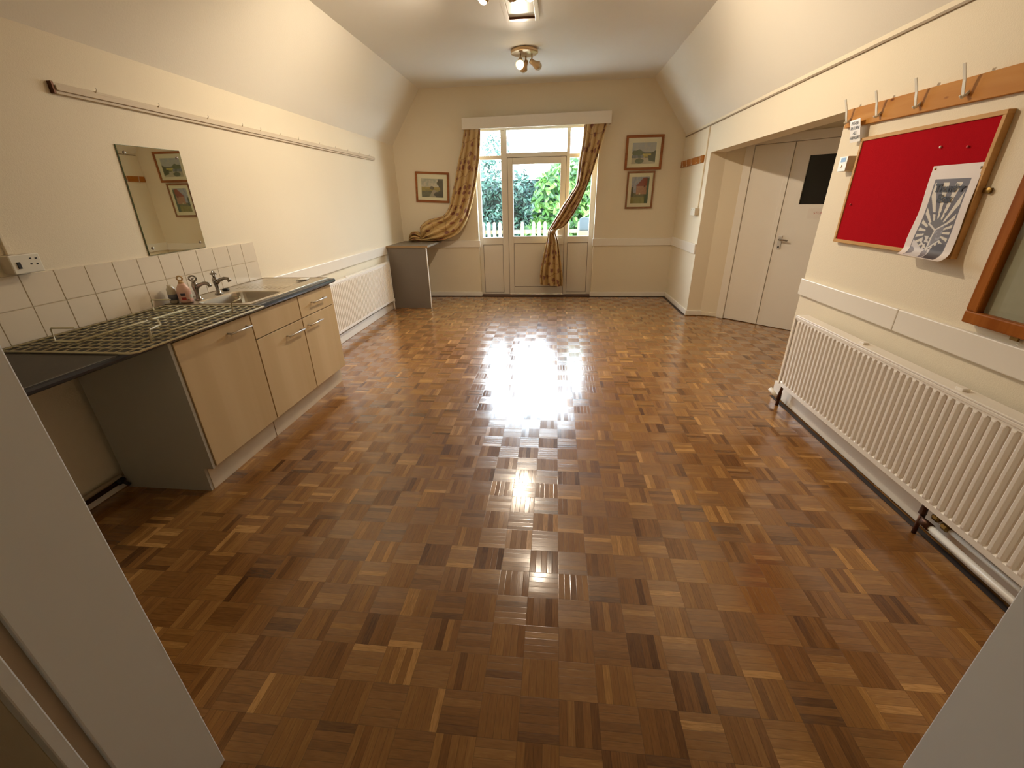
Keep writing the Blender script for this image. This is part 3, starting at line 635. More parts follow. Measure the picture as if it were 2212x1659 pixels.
def picture(label, cx, cz, wd, ht, rot, fw, mount, am, art, fm):
    t = thing('framed_picture', label, 'picture', (cx, YF - 0.012, cz - ht / 2))
    def b(mb, x0, x1, y0, y1, z0, z1):
        c, s = math.cos(rot), math.sin(rot)
        f = lambda x, y, z: (cx + x * c - z * s, y, cz + x * s + z * c)
        return mb.poly8([f(x0, y0, z0), f(x1, y0, z0), f(x1, y1, z0), f(x0, y1, z0), f(x0, y0, z1), f(x1, y0, z1), f(x1, y1, z1), f(x0, y1, z1)])
    W, H = wd / 2, ht / 2; y0, y1 = YF - 0.026, YF - 0.003
    m = MB(); b(m, -W, W, y0, y1, H - fw, H); b(m, -W, W, y0, y1, -H, -H + fw); b(m, -W, -W + fw, y0, y1, -H + fw, H - fw); b(m, W - fw, W, y0, y1, -H + fw, H - fw)
    m.build('frame', fm, t, bevel=0.003)
    m = MB(); b(m, -W + fw, W - fw, YF - 0.015, YF - 0.010, -H + fw, H - fw); m.build('mount', M_mount, t)
    c, s = math.cos(rot), math.sin(rot); aw, ah = wd / 2 - am[0], ht / 2 - am[1]; oz = am[2]
    def P(u, v):
        x = (u * 2 - 1) * aw; z = (v * 2 - 1) * ah + oz
        return (cx + x * c - z * s, YF - 0.0158, cz + x * s + z * c)
    grid('painting', M_art, P, 90, 80, col=art, parent=t)
    m = MB(); b(m, -W + fw, W - fw, YF - 0.0205, YF - 0.0185, -H + fw, H - fw); m.build('glass', M_glass, t)
    return t
picture('small landscape picture of a field lane, hung left of the left curtain', -1.872, 1.65, 0.514, 0.418, -0.055, 0.03, 0, (0.09, 0.082, -0.01), art_road, M_oak)
picture('orange-framed river landscape, upper of the two pictures right of the window', 1.213, 2.027, 0.512, 0.433, 0.0, 0.033, 0, (0.093, 0.085, -0.008), art_river, M_oak)
picture('narrow upright picture of a brick house, lower of the two right of the window', 1.205, 1.548, 0.386, 0.493, 0.0, 0.024, 0, (0.07, 0.072, 0.0), art_house, M_oak2)

# ------------------------------------------------------------------ corner shelf on a gable panel
ds = thing('corner_shelf', 'low grey panelled shelf in the left corner carrying the bundled curtain', 'shelf', (-2.1, 6.4, 0))
MB().box(-2.375, -1.822, 5.996, 6.014, 0, 0.857).build('side_panel', M_desk, ds, bevel=0.001)
MB().box(-1.822, -1.812, 5.995, 6.015, 0, 0.857).build('edging_strip', M_white, ds)
MB().box(-2.395, -1.79, 5.994, YF - 0.024, 0.860, 0.886).build('shelf_top', M_desktop, ds, bevel=0.001)
MB().box(-2.395, -1.79, 5.986, 5.994, 0.857, 0.887).build('front_edging', M_deskedge, ds)

# ------------------------------------------------------------------ radiators
def radiator(name, label, side, y0, y1, z0, z1, xf, xb, wall, bosses, pitch=0.038):
    # side: +1 = front faces -x (right wall), -1 = front faces +x (left wall)
    t = thing(name, label, 'radiator', ((xf + xb) / 2, (y0 + y1) / 2, z0))
    s = side; d = 0.012
    n = int((y1 - y0 - 0.03) / pitch); pts = []
    ys = y0 + ((y1 - y0) - n * pitch) / 2
    prof = [(0, 0), (0.30, 0), (0.42, 1), (0.5, 1.0), (0.88, 1.0), (1.0, 0)]
    prof = [(0.0, 0.0), (0.10, .05), (0.24, .92), (0.32, 1.0), (0.60, 1.0), (0.68, .92), (0.82, .05), (0.92, 0.0)]
    for k in range(n):
        for a, h in prof: pts.append((ys + (k + a) * pitch, xf + s * d * (1 - h)))
    pts = [(y0 + 0.008, xf + s * d)] + pts + [(y1 - 0.008, xf + s * d)]
    zz = [(z0 + 0.0, 0), (z0 + 0.026, 0), (z0 + 0.036, 1), (z1 - 0.045, 1), (z1 - 0.035, 0), (z1 - 0.012, 0)]
    def P(u, v):
        i = int(round(u * (len(pts) - 1))); z, f = zz[int(round(v * 5))]
        y, x = pts[i]; flat = xf + s * 0.003
        return (x if f else flat, y, z)
    o = grid('front_panel', M_rad, P, len(pts) - 1, 5, parent=t, smooth=False)
    MB().box(min(xf + s * 0.016, xb), max(xf + s * 0.016, xb), y0 + 0.006, y1 - 0.006, z0 + 0.005, z1 - 0.014).build('rear_panel', M_rad, t)
    m = MB(); xs = sorted((xf + s * 0.001, xb))
    m.box(xs[0], xs[1], y0, y1, z1 - 0.012, z1 - 0.002)
    m.box(*sorted((xf + s * 0.001, xf + s * 0.008)), y0, y1, z1 - 0.028, z1 - 0.012)
    m.build('top_grille', M_rad, t, bevel=0.003)
    for y in (y0, y1): MB().box(xs[0], xs[1], y - 0.002, y + 0.008, z0 + 0.008, z1 - 0.005).build('side_cover', M_rad, t, bevel=0.002)
    for yb in bosses:
        MB().box(*sorted((xf + s * 0.02, xf + s * 0.05)), yb - 0.018, yb + 0.018, z1 - 0.003, z1 + 0.010).build('bracket_clip', M_rad, t, bevel=0.003)
    for yb in (y0 + 0.25, y1 - 0.25):
        MB().box(*sorted((xb, wall)), yb - 0.015, yb + 0.015, z0 + 0.1, z1 - 0.1).build('wall_bracket', M_rad, t)
    return t
radiator('radiator', 'long white ribbed radiator below the red pinboard on the right wall', 1, 0.80, 2.945, 0.185, 0.705, 1.64, 1.715, 1.755, (2.32, 1.72))
radiator('radiator', 'white ribbed radiator on the left wall between the kitchen units and corner shelf', -1, 3.42, 5.86, 0.14, 0.69, -2.325, -2.385, -2.414, (4.6,))
rv_ = thing('radiator_valve', 'tarnished copper valve tail below the far end of the right radiator', 'valve', (1.69, 2.99, 0.0))
MB().tube([(1.69, 2.985, 0.0), (1.69, 2.985, 0.05)], 0.012).build('riser', M_copper, rv_, smooth=True)
MB().tube([(1.69, 2.985, 0.045), (1.692, 2.982, 0.12), (1.69, 2.96, 0.20)], [0.016, 0.010, 0.010]).build('elbow', M_copper, rv_, smooth=True)
MB().tube([(1.685, 2.99, 0.055), (1.66, 3.07, 0.095)], [0.012, 0.016]).build('valve_cap', M_white, rv_, smooth=True)
pv = thing('radiator_pipe', 'white pipe with tarnished brass valve under the right radiator', 'pipe', (1.68, 1.2, 0.03))
MB().tube([(1.685, 0.76, 0.085), (1.685, 1.62, 0.085)], 0.014).build('lower_pipe', M_white, pv, smooth=True)
MB().tube([(1.715, 0.76, 0.115), (1.715, 1.60, 0.115)], 0.010).build('upper_pipe', M_white, pv, smooth=True)
MB().tube([(1.685, 1.60, 0.085), (1.685, 1.64, 0.085), (1.690, 1.665, 0.11), (1.695, 1.67, 0.17), (1.69, 1.67, 0.19)], [0.019, 0.019, 0.015, 0.012, 0.012]).build('valve_elbow', M_copper, pv, smooth=True)
MB().lathe([(0.010, -0.02), (0.017, -0.012), (0.017, 0.01), (0.008, 0.02)], (1.712, 1.57, 0.118), (0, 1, 0), 8).lathe([(0.010, -0.02), (0.016, -0.012), (0.016, 0.01), (0.008, 0.02)], (1.712, 1.62, 0.125), (0, 1, 0), 8).build('compression_nut', M_brass, pv)
MB().tube([(1.688, 1.662, 0.0), (1.688, 1.662, 0.1)], 0.009).build('riser', M_copper, pv, smooth=True)
vl = thing('radiator_valve', 'small white valve at the corner-shelf end of the left radiator', 'valve', (-2.345, 5.89, 0.0))
MB().tube([(-2.345, 5.895, 0.0), (-2.345, 5.895, 0.12)], 0.008).build('riser', M_white, vl, smooth=True)
MB().lathe([(0.012, 0), (0.018, 0.01), (0.018, 0.05), (0.012, 0.06)], (-2.345, 5.895, 0.11), (0, 0, 1), 12).build('valve_body', M_white, vl, smooth=True)

# ------------------------------------------------------------------ kitchen run
def cabinet(name, label, y0, y1, drawer, fixed, handles):
    t = thing(name, label, 'cabinet', (-2.1, (y0 + y1) / 2, 0.15)); a, b = y0 + 0.001, y1 - 0.001
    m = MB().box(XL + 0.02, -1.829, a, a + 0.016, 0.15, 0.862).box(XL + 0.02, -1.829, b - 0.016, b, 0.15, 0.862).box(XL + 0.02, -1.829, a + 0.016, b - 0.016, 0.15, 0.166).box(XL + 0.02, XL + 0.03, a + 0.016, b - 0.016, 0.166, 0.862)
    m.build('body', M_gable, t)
    def bar(y0_, y1_, z, par):
        MB().tube([(-1.782, y0_, z), (-1.782, y1_, z)], 0.0055).tube([(-1.81, y0_ + 0.012, z), (-1.782, y0_ + 0.012, z)], 0.005).tube([(-1.81, y1_ - 0.012, z), (-1.782, y1_ - 0.012, z)], 0.005).build('handle', M_alu, par, smooth=True)
    zt = 0.693 if (drawer or fixed) else 0.854
    d = MB().box(-1.828, -1.81, y0 + 0.003, y1 - 0.003, 0.155, zt).build('door', M_maple, t, bevel=0.0015)
    bar(handles[0], handles[1], handles[2], d)
    if drawer:
        f = MB().box(-1.828, -1.81, y0 + 0.003, y1 - 0.003, 0.699, 0.854).build('drawer', M_maple, t, bevel=0.0015); bar(*drawer, f)
    if fixed: MB().box(-1.828, -1.81, y0 + 0.003, y1 - 0.003, 0.699, 0.854).build('fixed_panel', M_maple, t, bevel=0.0015)
    return t
cabinet('base_cabinet', 'pale maple base cabinet with one tall door, nearest under the wire rack', 1.726, 2.272, None, False, (2.062, 2.236, 0.797))
cabinet('base_cabinet', 'middle maple base cabinet with blank top panel under the sink', 2.275, 2.776, None, True, (2.555, 2.742, 0.630))
cabinet('base_cabinet', 'end maple base cabinet with a drawer, beside the left radiator', 2.779, 3.252, (2.921, 3.112, 0.780), False, (2.822, 3.002, 0.633))
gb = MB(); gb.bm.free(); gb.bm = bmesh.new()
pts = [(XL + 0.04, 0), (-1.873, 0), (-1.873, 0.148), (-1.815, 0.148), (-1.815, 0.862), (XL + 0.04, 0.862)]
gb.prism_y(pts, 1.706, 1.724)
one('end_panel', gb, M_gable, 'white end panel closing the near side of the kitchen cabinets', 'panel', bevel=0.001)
one('plinth', MB().box(-1.888, -1.870, 1.724, 2.294, 0, 0.148), M_plinth, 'scuffed white plinth board under the nearest kitchen cabinet', 'plinth', bevel=0.001)
one('plinth', MB().box(-1.888, -1.868, 2.297, 3.256, 0, 0.148), M_plinth, 'scuffed white plinth board under the sink and drawer cabinets', 'plinth', bevel=0.001)
wt = thing('worktop', 'long dark worktop with black rolled edge along the left wall', 'worktop', (-2.1, 1.95, 0.865))
WZ = 0.893; HX0, HX1, HY0, HY1 = -2.25, -1.87, 2.36, 2.78
MB().box(XL, -1.80, YN + 0.003, HY0, 0.865, WZ).box(XL, HX0, HY0, HY1, 0.865, WZ).box(HX1, -1.80, HY0, HY1, 0.865, WZ).box(XL, -1.80, HY1, 3.298, 0.865, WZ).build('slab', M_wtop, wt)
ed = MB(); pr_ = [(-1.80, 0.864), (-1.793, 0.864), (-1.787, 0.870), (-1.785, 0.879), (-1.787, 0.888), (-1.793, 0.893), (-1.80, WZ)]
ed.prism_y(pr_, YN + 0.003, 3.299); ed.build('front_edging', M_wedge, wt)
# sink
sk = thing('sink', 'stainless steel inset sink with ribbed drainer at the far end of the worktop', 'sink', (-2.1, 2.8, 0.893))
def sink_mesh():
    bm = bmesh.new(); ox0, ox1, oy0, oy1 = -2.395, -1.832, 2.325, 3.292; cx_, cy_, hw, hh, rr = -2.06, 2.565, 0.172, 0.185, 0.06
    zt = WZ + 0.007
    def rr_pts(hw, hh, r, z, n=6):
        o = []
        for qx, qy, a0 in ((1, 1, 0), (-1, 1, PI / 2), (-1, -1, PI), (1, -1, 1.5 * PI)):
            for k in range(n): a = a0 + k * (PI / 2) / (n - 1); o.append((cx_ + qx * (hw - r) + r * math.cos(a), cy_ + qy * (hh - r) + r * math.sin(a), z))
        return o
    N = 24; inner = [bm.verts.new(p) for p in rr_pts(hw + 0.008, hh + 0.008, rr, zt)]
    outer = [bm.verts.new(p) for p in rr_pts(hw + 0.02, hh + 0.02, 0.0004, zt)]
    low = [bm.verts.new((v.co.x, v.co.y, WZ + 0.0005)) for v in outer]
    rings = [outer, inner]
    for (a, z, r) in ((0.0, zt - 0.006, rr), (-0.006, zt - 0.05, rr), (-0.012, zt - 0.13, rr), (-0.03, zt - 0.15, rr * 0.8), (-0.10, zt - 0.155, 0.04)):
        rings.append([bm.verts.new(p) for p in rr_pts(hw + a, hh + a, r, z)])
    for A, B in zip([low] + rings, rings):
        for k in range(N): bm.faces.new((A[k], A[(k + 1) % N], B[(k + 1) % N], B[k]))
    bm.faces.new(rings[-1])
    m = MB(); m.bm.free(); m.bm = bm; zl = WZ + 0.0005; bx0, bx1, by0, by1 = cx_ - hw - .02, cx_ + hw + .02, cy_ - hh - .02, cy_ + hh + .02
    m.box(ox0, ox1, oy0, by0, zl, zt).box(ox0, ox1, by1, oy1, zl, zt).box(ox0, bx0, by0, by1, zl, zt).box(bx1, ox1, by0, by1, zl, zt)
    return m
so = sink_mesh().build('basin', M_steel, sk, smooth=False)
rb = MB()
for i in range(11):
    x = -2.30 + i * 0.036; rb.tube([(x, 2.83, WZ + 0.0048), (x, 3.24, WZ + 0.0048)], 0.0035, 8)
rb.build('drainer_ribs', M_steel, sk, smooth=True)
rim = MB(); rim.tube([(-2.39, 2.33, WZ + .007), (-1.837, 2.33, WZ + .007), (-1.837, 3.288, WZ + .007), (-2.39, 3.288, WZ + .007), (-2.39, 2.33, WZ + .007)], 0.004, 8); rim.build('raised_rim', M_steel, sk, smooth=True)
MB().lathe([(0.004, 0), (0.032, 0.0), (0.034, 0.004), (0.02, 0.002), (0.004, 0.001)], (-2.06, 2.565, WZ - 0.146), (0, 0, 1), 20).build('waste', M_chrome, sk, smooth=True)
def tap(name, label, x, y, rot):
    z = WZ + 0.007; t = thing(name, label, 'tap', (x, y, z), 'pillar taps behind the sink')
    MB().lathe([(0.024, 0), (0.026, 0.004), (0.016, 0.012), (0.012, 0.03), (0.012, 0.045), (0.017, 0.075), (0.019, 0.095), (0.014, 0.108), (0.010, 0.115)], (x, y, z), (0, 0, 1), 20).build('body', M_chrome, t, smooth=True)
    MB().tube([(x, y, z + 0.072), (x + 0.03, y, z + 0.093), (x + 0.07, y, z + 0.107), (x + 0.095, y, z + 0.104), (x + 0.105, y, z + 0.085)], [0.015, 0.012, 0.010, 0.011, 0.013], 12).build('spout', M_chrome, t, smooth=True)
    m = MB(); c = Vector((x, y, z + 0.135)); m.tube([(x, y, z + 0.108), (x, y, z + 0.125)], 0.010)
    d = Vector((math.cos(rot), math.sin(rot), 0))
    ring = [c + d * (0.020 * math.cos(a)) + Vector((0, 0, 0.017 * math.sin(a))) for a in [i * PI / 8 for i in range(17)]]
    m.tube(ring, 0.0055, 8, cap=False); d2 = Vector((-d.y, d.x, 0)); m.tube([c - d2 * 0.02, c + d2 * 0.02], 0.0055, 8)
    m.build('handle', M_chrome, t, smooth=True); return t
tap('sink_tap', 'nearer chrome pillar tap, beside the soap bottle', -2.275, 2.462, 0.5)
tap('sink_tap', 'farther chrome pillar tap, halfway along the sink bowl', -2.282, 2.645, 1.9)
# bottle and jar
bt = thing('soap_bottle', 'pale pink soap bottle with red and blue label left of the taps', 'bottle', (-2.295, 2.39, WZ + 0.007))
z = WZ + 0.007
def oval(mb, c, prof, rx, ry, seg=24):
    rings = []
    for r, h in prof: rings.append([mb.bm.verts.new((c[0] + rx * r * math.cos(2 * PI * k / seg), c[1] + ry * r * math.sin(2 * PI * k / seg), c[2] + h)) for k in range(seg)])
    for A, B in zip(rings, rings[1:]):
        for k in range(seg): mb.bm.faces.new((A[k], A[(k + 1) % seg], B[(k + 1) % seg], B[k]))
    mb.bm.faces.new(rings[0][::-1]); mb.bm.faces.new(rings[-1]); return mb
oval(MB(), (-2.295, 2.39, z), [(0.9, 0), (1, 0.006), (1, 0.07), (0.95, 0.085), (0.6, 0.11), (0.42, 0.118)], 0.042, 0.030).build('body', M_soap, bt, smooth=True)
m = MB().lathe([(0.014, 0), (0.014, 0.014), (0.009, 0.016)], (-2.295, 2.39, z + 0.118), (0, 0, 1), 16); m.tube([Vector((-2.295, 2.39, z + 0.148)) + Vector((0.014 * math.cos(a), 0.004 * math.cos(a), 0.014 * math.sin(a))) for a in [i * PI / 8 for i in range(17)]], 0.005, 8, cap=False); m.build('cap', M_cap, bt, smooth=True)
def lab(u, v):
    c = (236, 190, 176)
    if .36 < u < .58 and .62 < v < .86: c = (60, 60, 84)
    if .36 < u < .60 and .15 < v < .45: c = (190, 58, 48)
    if .62 < u < .72 and .1 < v < .2: c = (80, 40, 30)
    if u > .78 and .3 < v < .7: c = (200, 200, 180)
    return S(*c)
def LP(u, v):
    a = -PI * 0.85 + u * PI * 0.95
    return (-2.295 + 0.0428 * math.cos(a), 2.39 + 0.0308 * math.sin(a), z + 0.012 + v * 0.058)
grid('label_sticker', M_lbl, LP, 40, 24, col=lab, parent=bt)
jr = thing('plastic_jar', 'cloudy clear jar with blue label behind the soap bottle', 'jar', (-2.36, 2.375, WZ + 0.007))
MB().lathe([(0.02, 0), (0.024, 0.004), (0.024, 0.085), (0.016, 0.1), (0.014, 0.112)], (-2.362, 2.372, z), (0, 0, 1), 20).build('body', M_jar, jr, smooth=True)
MB().lathe([(0.0245, 0.02), (0.0245, 0.055)], (-2.362, 2.372, z), (0, 0, 1), 20).build('label_band', mat('grey_blue_label', S(110, 112, 124), 0.5), jr, smooth=True)
one('sink_plug', MB().lathe([(0.018, 0), (0.022, 0.003), (0.022, 0.012), (0.014, 0.016), (0.004, 0.018)], (-2.325, 2.765, WZ + 0.0072), (0, 0, 1), 16), M_black, 'black rubber plug on the sink rim past the second tap', 'plug', smooth=True)
one('cloth_scrap', MB().tube([(-1.99, 3.09, WZ + .016), (-1.975, 3.14, WZ + .018), (-1.96, 3.19, WZ + .014), (-1.965, 3.235, WZ + .016)], [.004, .011, .009, .003], 8), M_plast, 'small crumpled white scrap on the sink drainer corner', 'scrap', smooth=True)

# wire rack
wk = thing('wire_rack', 'cream coated wire grid rack lying on the near half of the worktop', 'rack', (-2.08, 1.9, WZ))
rx0, rx1, ry0, ry1, rz = -2.365, -1.722, 1.465, 2.300, WZ + 0.006
fm = MB(); fm.tube([(rx0, ry0, rz), (rx1 - .02, ry0, rz), (rx1, ry0 + .02, rz), (rx1, ry1, rz), (rx0, ry1, rz), (rx0, ry0, rz)], 0.0048, 8); fm.build('rim', M_wire, wk, smooth=True)
g1 = MB()
for i in range(1, 13): x = rx0 + i * (rx1 - rx0) / 13; g1.tube([(x, ry0, rz), (x, ry1, rz)], 0.0026, 6)
for i in range(1, 17): y = ry0 + i * (ry1 - ry0) / 17; g1.tube([(rx0, y, rz + 0.003), (rx1, y, rz + 0.003)], 0.0026, 6)
g1.build('wire_grid', M_wire, wk, smooth=True)
for x in (-2.12, -1.835): MB().tube([(x, ry0 + 0.11, rz + 0.008), (x, ry1 - 0.12, rz + 0.008)], 0.0048, 8).build('support_wire', M_wire, wk, smooth=True)
for (x, y, dx, hx) in ((-2.238, 1.588, 0.112, .112), (-2.30, 2.16, 0.12, 0.112), (-1.79, 2.13, -0.02, .05), (-1.775, 1.60, -0.06, .0)):
    x2 = x + hx
    pts = [(x + dx, y, rz + 0.006), (x, y, rz + 0.006), (x, y + 0.004, rz + 0.062), (x + 0.004, y + 0.005, rz + 0.066), (x2, y + 0.012, rz + 0.066)]
    if y > 2.0 and x > -2: pts = [(x, y, rz + .006), (x, y + .01, rz + .056), (x + .01, y + .012, rz + .06), (x + .01, y + .07, rz + .066), (x - .02, y + .11, rz + .07), (x - .07, y + .12, rz + .07)]
    if x > -2 and y < 2: pts = [(x, y, rz + .006), (x, y + .01, rz + .052), (x - .006, y + .02, rz + .056), (x - .02, y + .09, rz + .06), (x - .10, y + .16, rz + .06), (x - .16, y + .17, rz + .06)]
    MB().tube(pts, 0.0042, 8).build('leg', M_wire, wk, smooth=True)

# splashback tiles
sp = thing('tiled_splashback', 'two rows of glossy white wall tiles above the worktop', 'tiles', (XL + 0.005, 1.93, WZ))
MB().box(XL, XL + 0.006, YN + 0.002, 3.288, WZ, 1.180).build('grout', M_grout, sp)
tm = MB(); k = -8; 
while True:
    ya = 1.690 + 0.145 * k
    if ya >= 3.28: break
    y0_ = max(ya + 0.0015, YN + 0.004); y1_ = ya + 0.1435
    if y1_ > y0_ + 0.01:
        for (za, zb) in ((WZ + 0.001, 1.036), (1.0395, 1.182)):
            tl = random.Random(k * 7 + int(za * 10)); o1, o2 = tl.uniform(-.0006, .0006), tl.uniform(-.0006, .0006)
            x1 = XL + 0.0085
            tm.poly8([(XL + .001, y0_, za), (x1 + o1, y0_ + .001, za + .001), (x1 + o2, y1_ - .001, za + .001), (XL + .001, y1_, za), (XL + .001, y0_, zb), (x1 - o2, y0_ + .001, zb - .001), (x1 - o1, y1_ - .001, zb - .001), (XL + .001, y1_, zb)])
    k += 1
tm.build('tile_faces', M_tile, sp)
# pipes in the open bay
pp = thing('floor_pipe', 'grimy pair of pipes along the wall foot under the near worktop', 'pipe', (XL + 0.03, 1.15, 0.02))
MB().tube([(XL + 0.035, 0.58, 0.085), (XL + 0.035, 1.69, 0.085)], 0.011).build('upper_pipe', M_plinth, pp, smooth=True)
MB().tube([(XL + 0.04, 0.58, 0.055), (XL + 0.04, 1.70, 0.060)], 0.012).build('lower_pipe', M_copper, pp, smooth=True)
MB().lathe([(0.014, 0), (0.02, 0.01), (0.02, 0.03), (0.012, 0.04)], (XL + 0.04, 1.655, 0.062), (0, 1, 0), 10).tube([(XL + .04, 1.68, .06), (XL + .075, 1.69, .03)], .009).build('stop_tap', M_black, pp)

# mirror
mi = thing('wall_mirror', 'frameless rectangular mirror screwed to the left wall above the tiles', 'mirror', (XL + 0.006, 2.6, 1.19))
a = MB().poly8([(XL + .002, 2.365, 1.186), (XL + .0065, 2.365, 1.186), (XL + .0065, 2.806, 1.190), (XL + .002, 2.806, 1.190), (XL + .002, 2.392, 1.772), (XL + .0065, 2.392, 1.772), (XL + .0065, 2.822, 1.780), (XL + .002, 2.822, 1.780)])
a.build('backing', M_medge, mi)
b = MB().poly8([(XL + .0067, 2.367, 1.188), (XL + .0075, 2.367, 1.188), (XL + .0075, 2.804, 1.192), (XL + .0067, 2.804, 1.192), (XL + .0067, 2.394, 1.770), (XL + .0075, 2.394, 1.770), (XL + .0075, 2.820, 1.778), (XL + .0067, 2.820, 1.778)])
b.build('mirror_glass', M_mir, mi)
for (y, z_) in ((2.43, 1.735), (2.785, 1.735), (2.40, 1.225), (2.765, 1.228)):
    MB().lathe([(0.009, 0), (0.009, 0.003), (0.005, 0.006), (0.001, 0.0065)], (XL + 0.0076, y, z_), (1, 0, 0), 12).build('fixing_screw', M_chrome, mi, smooth=True)
# hat rail on the left wall
hr = thing('picture_rail', 'long pale wooden rail high on the left wall with tiny hooks', 'rail', (XL + 0.012, 4.1, 1.985))
MB().box(XL, XL + 0.018, 2.17, 6.02, 1.960, 2.008).box(XL + 0.018, XL + 0.028, 2.172, 6.02, 1.974, 1.996).build('board', mat('dull_painted_rail', S(206, 188, 160), 0.6), hr, bevel=0.002)
MB().box(XL - 0.0005, XL + 0.022, 2.160, 2.17, 1.960, 2.010).build('end_stop', M_copper, hr)
for y in (2.375, 2.75, 3.14, 3.486, 3.70, 3.96, 4.25, 4.62, 4.95, 5.25, 5.55, 5.85):
    MB().tube([(XL + .016, y, 2.002), (XL + .024, y, 2.008), (XL + .030, y, 2.014), (XL + .026, y, 2.022)], 0.0026, 6).build('hook', M_white, hr, smooth=True)
# socket by the left wall
so_ = thing('wall_socket', 'surface-mounted white fused outlet at the near end of the left wall', 'socket', (XL + 0.03, 1.68, 1.19))
MB().box(XL, XL + 0.055, 1.652, 1.762, 1.192, 1.268).build('back_box', M_shadep, so_, bevel=0.003)
MB().box(XL + 0.055, XL + 0.062, 1.649, 1.765, 1.190, 1.270).build('face_plate', M_plast, so_, bevel=0.003)
MB().box(XL + 0.062, XL + 0.066, 1.668, 1.680, 1.212, 1.240).build('rocker_switch', M_black, so_)
for (y, z_) in ((1.722, 1.248), (1.744, 1.246), (1.718, 1.224), (1.741, 1.222)): MB().box(XL + 0.0615, XL + 0.0628, y, y + 0.008, z_, z_ + 0.006).build('pin_hole', M_black, so_)
cn = thing('cable_trunking', 'thin painted cable conduit dropping to the near left wall outlet', 'conduit', (XL + 0.01, 1.70, 1.275))
MB().box(XL, XL + 0.010, 1.690, 1.704, 1.270, 2.21).build('conduit', M_wall, cn, bevel=0.002)
MB().box(XL, XL + 0.015, 1.686, 1.708, 1.270, 1.31).build('coupler', M_wall, cn, bevel=0.002)

# ------------------------------------------------------------------ right wall
so2 = thing('wall_socket', 'white double switch box on the far right wall beside the alcove', 'socket', (1.735, 5.86, 1.235))
MB().box(1.715, XR, 5.775, 5.935, 1.236, 1.318).build('back_box', M_shadep, so2, bevel=0.003)
MB().box(1.708, 1.715, 5.772, 5.938, 1.233, 1.321).build('face_plate', M_plast, so2, bevel=0.003)
for y in (5.81, 5.89): MB().box(1.7065, 1.7085, y, y + 0.012, 1.296, 1.306).build('switch', M_black, so2)
cn2 = thing('cable_trunking', 'thin vertical cable conduit beside the coat hooks on the far right wall', 'conduit', (1.75, 5.81, 1.32))
MB().box(1.745, XR, 5.795, 5.812, 1.321, 2.192).build('conduit', M_wall, cn2, bevel=0.002)
def hook_proto(label, group):
    t = thing('coat_hook', label, 'hook', (XR - 0.022, 0, 1.84), group)
    x = XR - 0.0225
    MB().tube([(x + .001, 0, 1.852), (x - .010, 0, 1.834), (x - .020, 0, 1.828), (x - .030, 0, 1.834)], [.004, .0055, .0055, .004], 8).build('lower_prong', M_hook, t, smooth=True)
    m = MB(); P_ = [(x - .001, 1.846), (x - .010, 1.832), (x - .020, 1.838), (x - .027, 1.862), (x - .034, 1.892), (x - .045, 1.922), (x - .056, 1.950)]
    for (xa, za), (xb_, zb) in zip(P_, P_[1:]): m.poly8([(xa, -.0075, za), (xa + .003, -.0075, za + .001), (xa + .003, .0075, za + .001), (xa, .0075, za), (xb_, -.0075, zb), (xb_ + .003, -.0075, zb + .001), (xb_ + .003, .0075, zb + .001), (xb_, .0075, zb)])
    m.build('upper_prong', M_hook, t)
    return t
pb_ = thing('coat_rail', 'knotty pine coat rail above the red pinboard', 'coat rail', (XR - 0.011, 1.95, 1.80))
MB().poly8([(XR - .022, .80, 1.765), (XR, .80, 1.765), (XR, 3.135, 1.812), (XR - .022, 3.135, 1.812), (XR - .022, .80, 1.862), (XR, .80, 1.862), (XR, 3.155, 1.910), (XR - .022, 3.155, 1.910)]).build('board', M_pine, pb_, bevel=0.002)
hk = hook_proto('white metal coat hook farthest along the pine rail, carrying the printed card', 'coat hooks on the pine rail')
hk.location = (XR - 0.022, 3.095, 1.845); ORG[hk.name] = Vector(hk.location)
dup(hk, (XR - 0.022, 2.836, 1.838), 'second white coat hook along the pine rail, over the pinboard top left corner')
dup(hk, (XR - 0.022, 2.563, 1.834), 'third white coat hook along the pine rail, above the middle of the red pinboard')
dup(hk, (XR - 0.022, 2.302, 1.828), 'nearest white coat hook in view on the pine rail, above the poster')
fb_ = thing('coat_rail', 'short orange varnished coat rail on the far right wall by the pictures', 'coat rail', (XR - 0.01, 6.35, 1.825))
MB().box(XR - .02, XR, 5.86, 6.822, 1.823, 1.903).build('board', M_oakd, fb_, bevel=0.002)
names = ['first', 'second', 'third', 'fourth', 'fifth']
for i, y in enumerate((5.93, 6.09, 6.30, 6.50, 6.70)):
    o = dup(hk, (XR - 0.020, y, 1.835), '%s of five small coat hooks on the short orange rail, counted from the alcove' % names[i], 'coat hooks on the short far rail'); o.scale = (0.35, 0.4, 0.75)
# hanging card
cd = thing('hanging_card', 'white laminated card with printed words hanging from the far coat hook', 'card', (1.735, 2.98, 1.72))
MB().poly8([(1.725, 3.015, 1.722), (1.727, 3.015, 1.722), (1.727, 2.925, 1.724), (1.725, 2.925, 1.724), (1.712, 3.045, 1.838), (1.714, 3.045, 1.838), (1.714, 2.955, 1.842), (1.712, 2.955, 1.842)]).build('card', M_card, cd)
for i, s in enumerate(('PLEASE', 'RETURN', 'ALL', 'HANGERS')):
    zz = 1.820 - i * 0.025; f = (zz - 1.722) / 0.118; yy = 2.97 + 0.03 * f; xx = 1.7245 - 0.013 * f
    text('lettering', s, M_ink, 0.024, Matrix.Translation((xx - 0.0008, yy, zz)) @ Matrix(((0, 0, -1, 0), (-1, 0, 0, 0), (0, 1, 0, 0), (0, 0, 0, 1))), cd, sx=0.82)
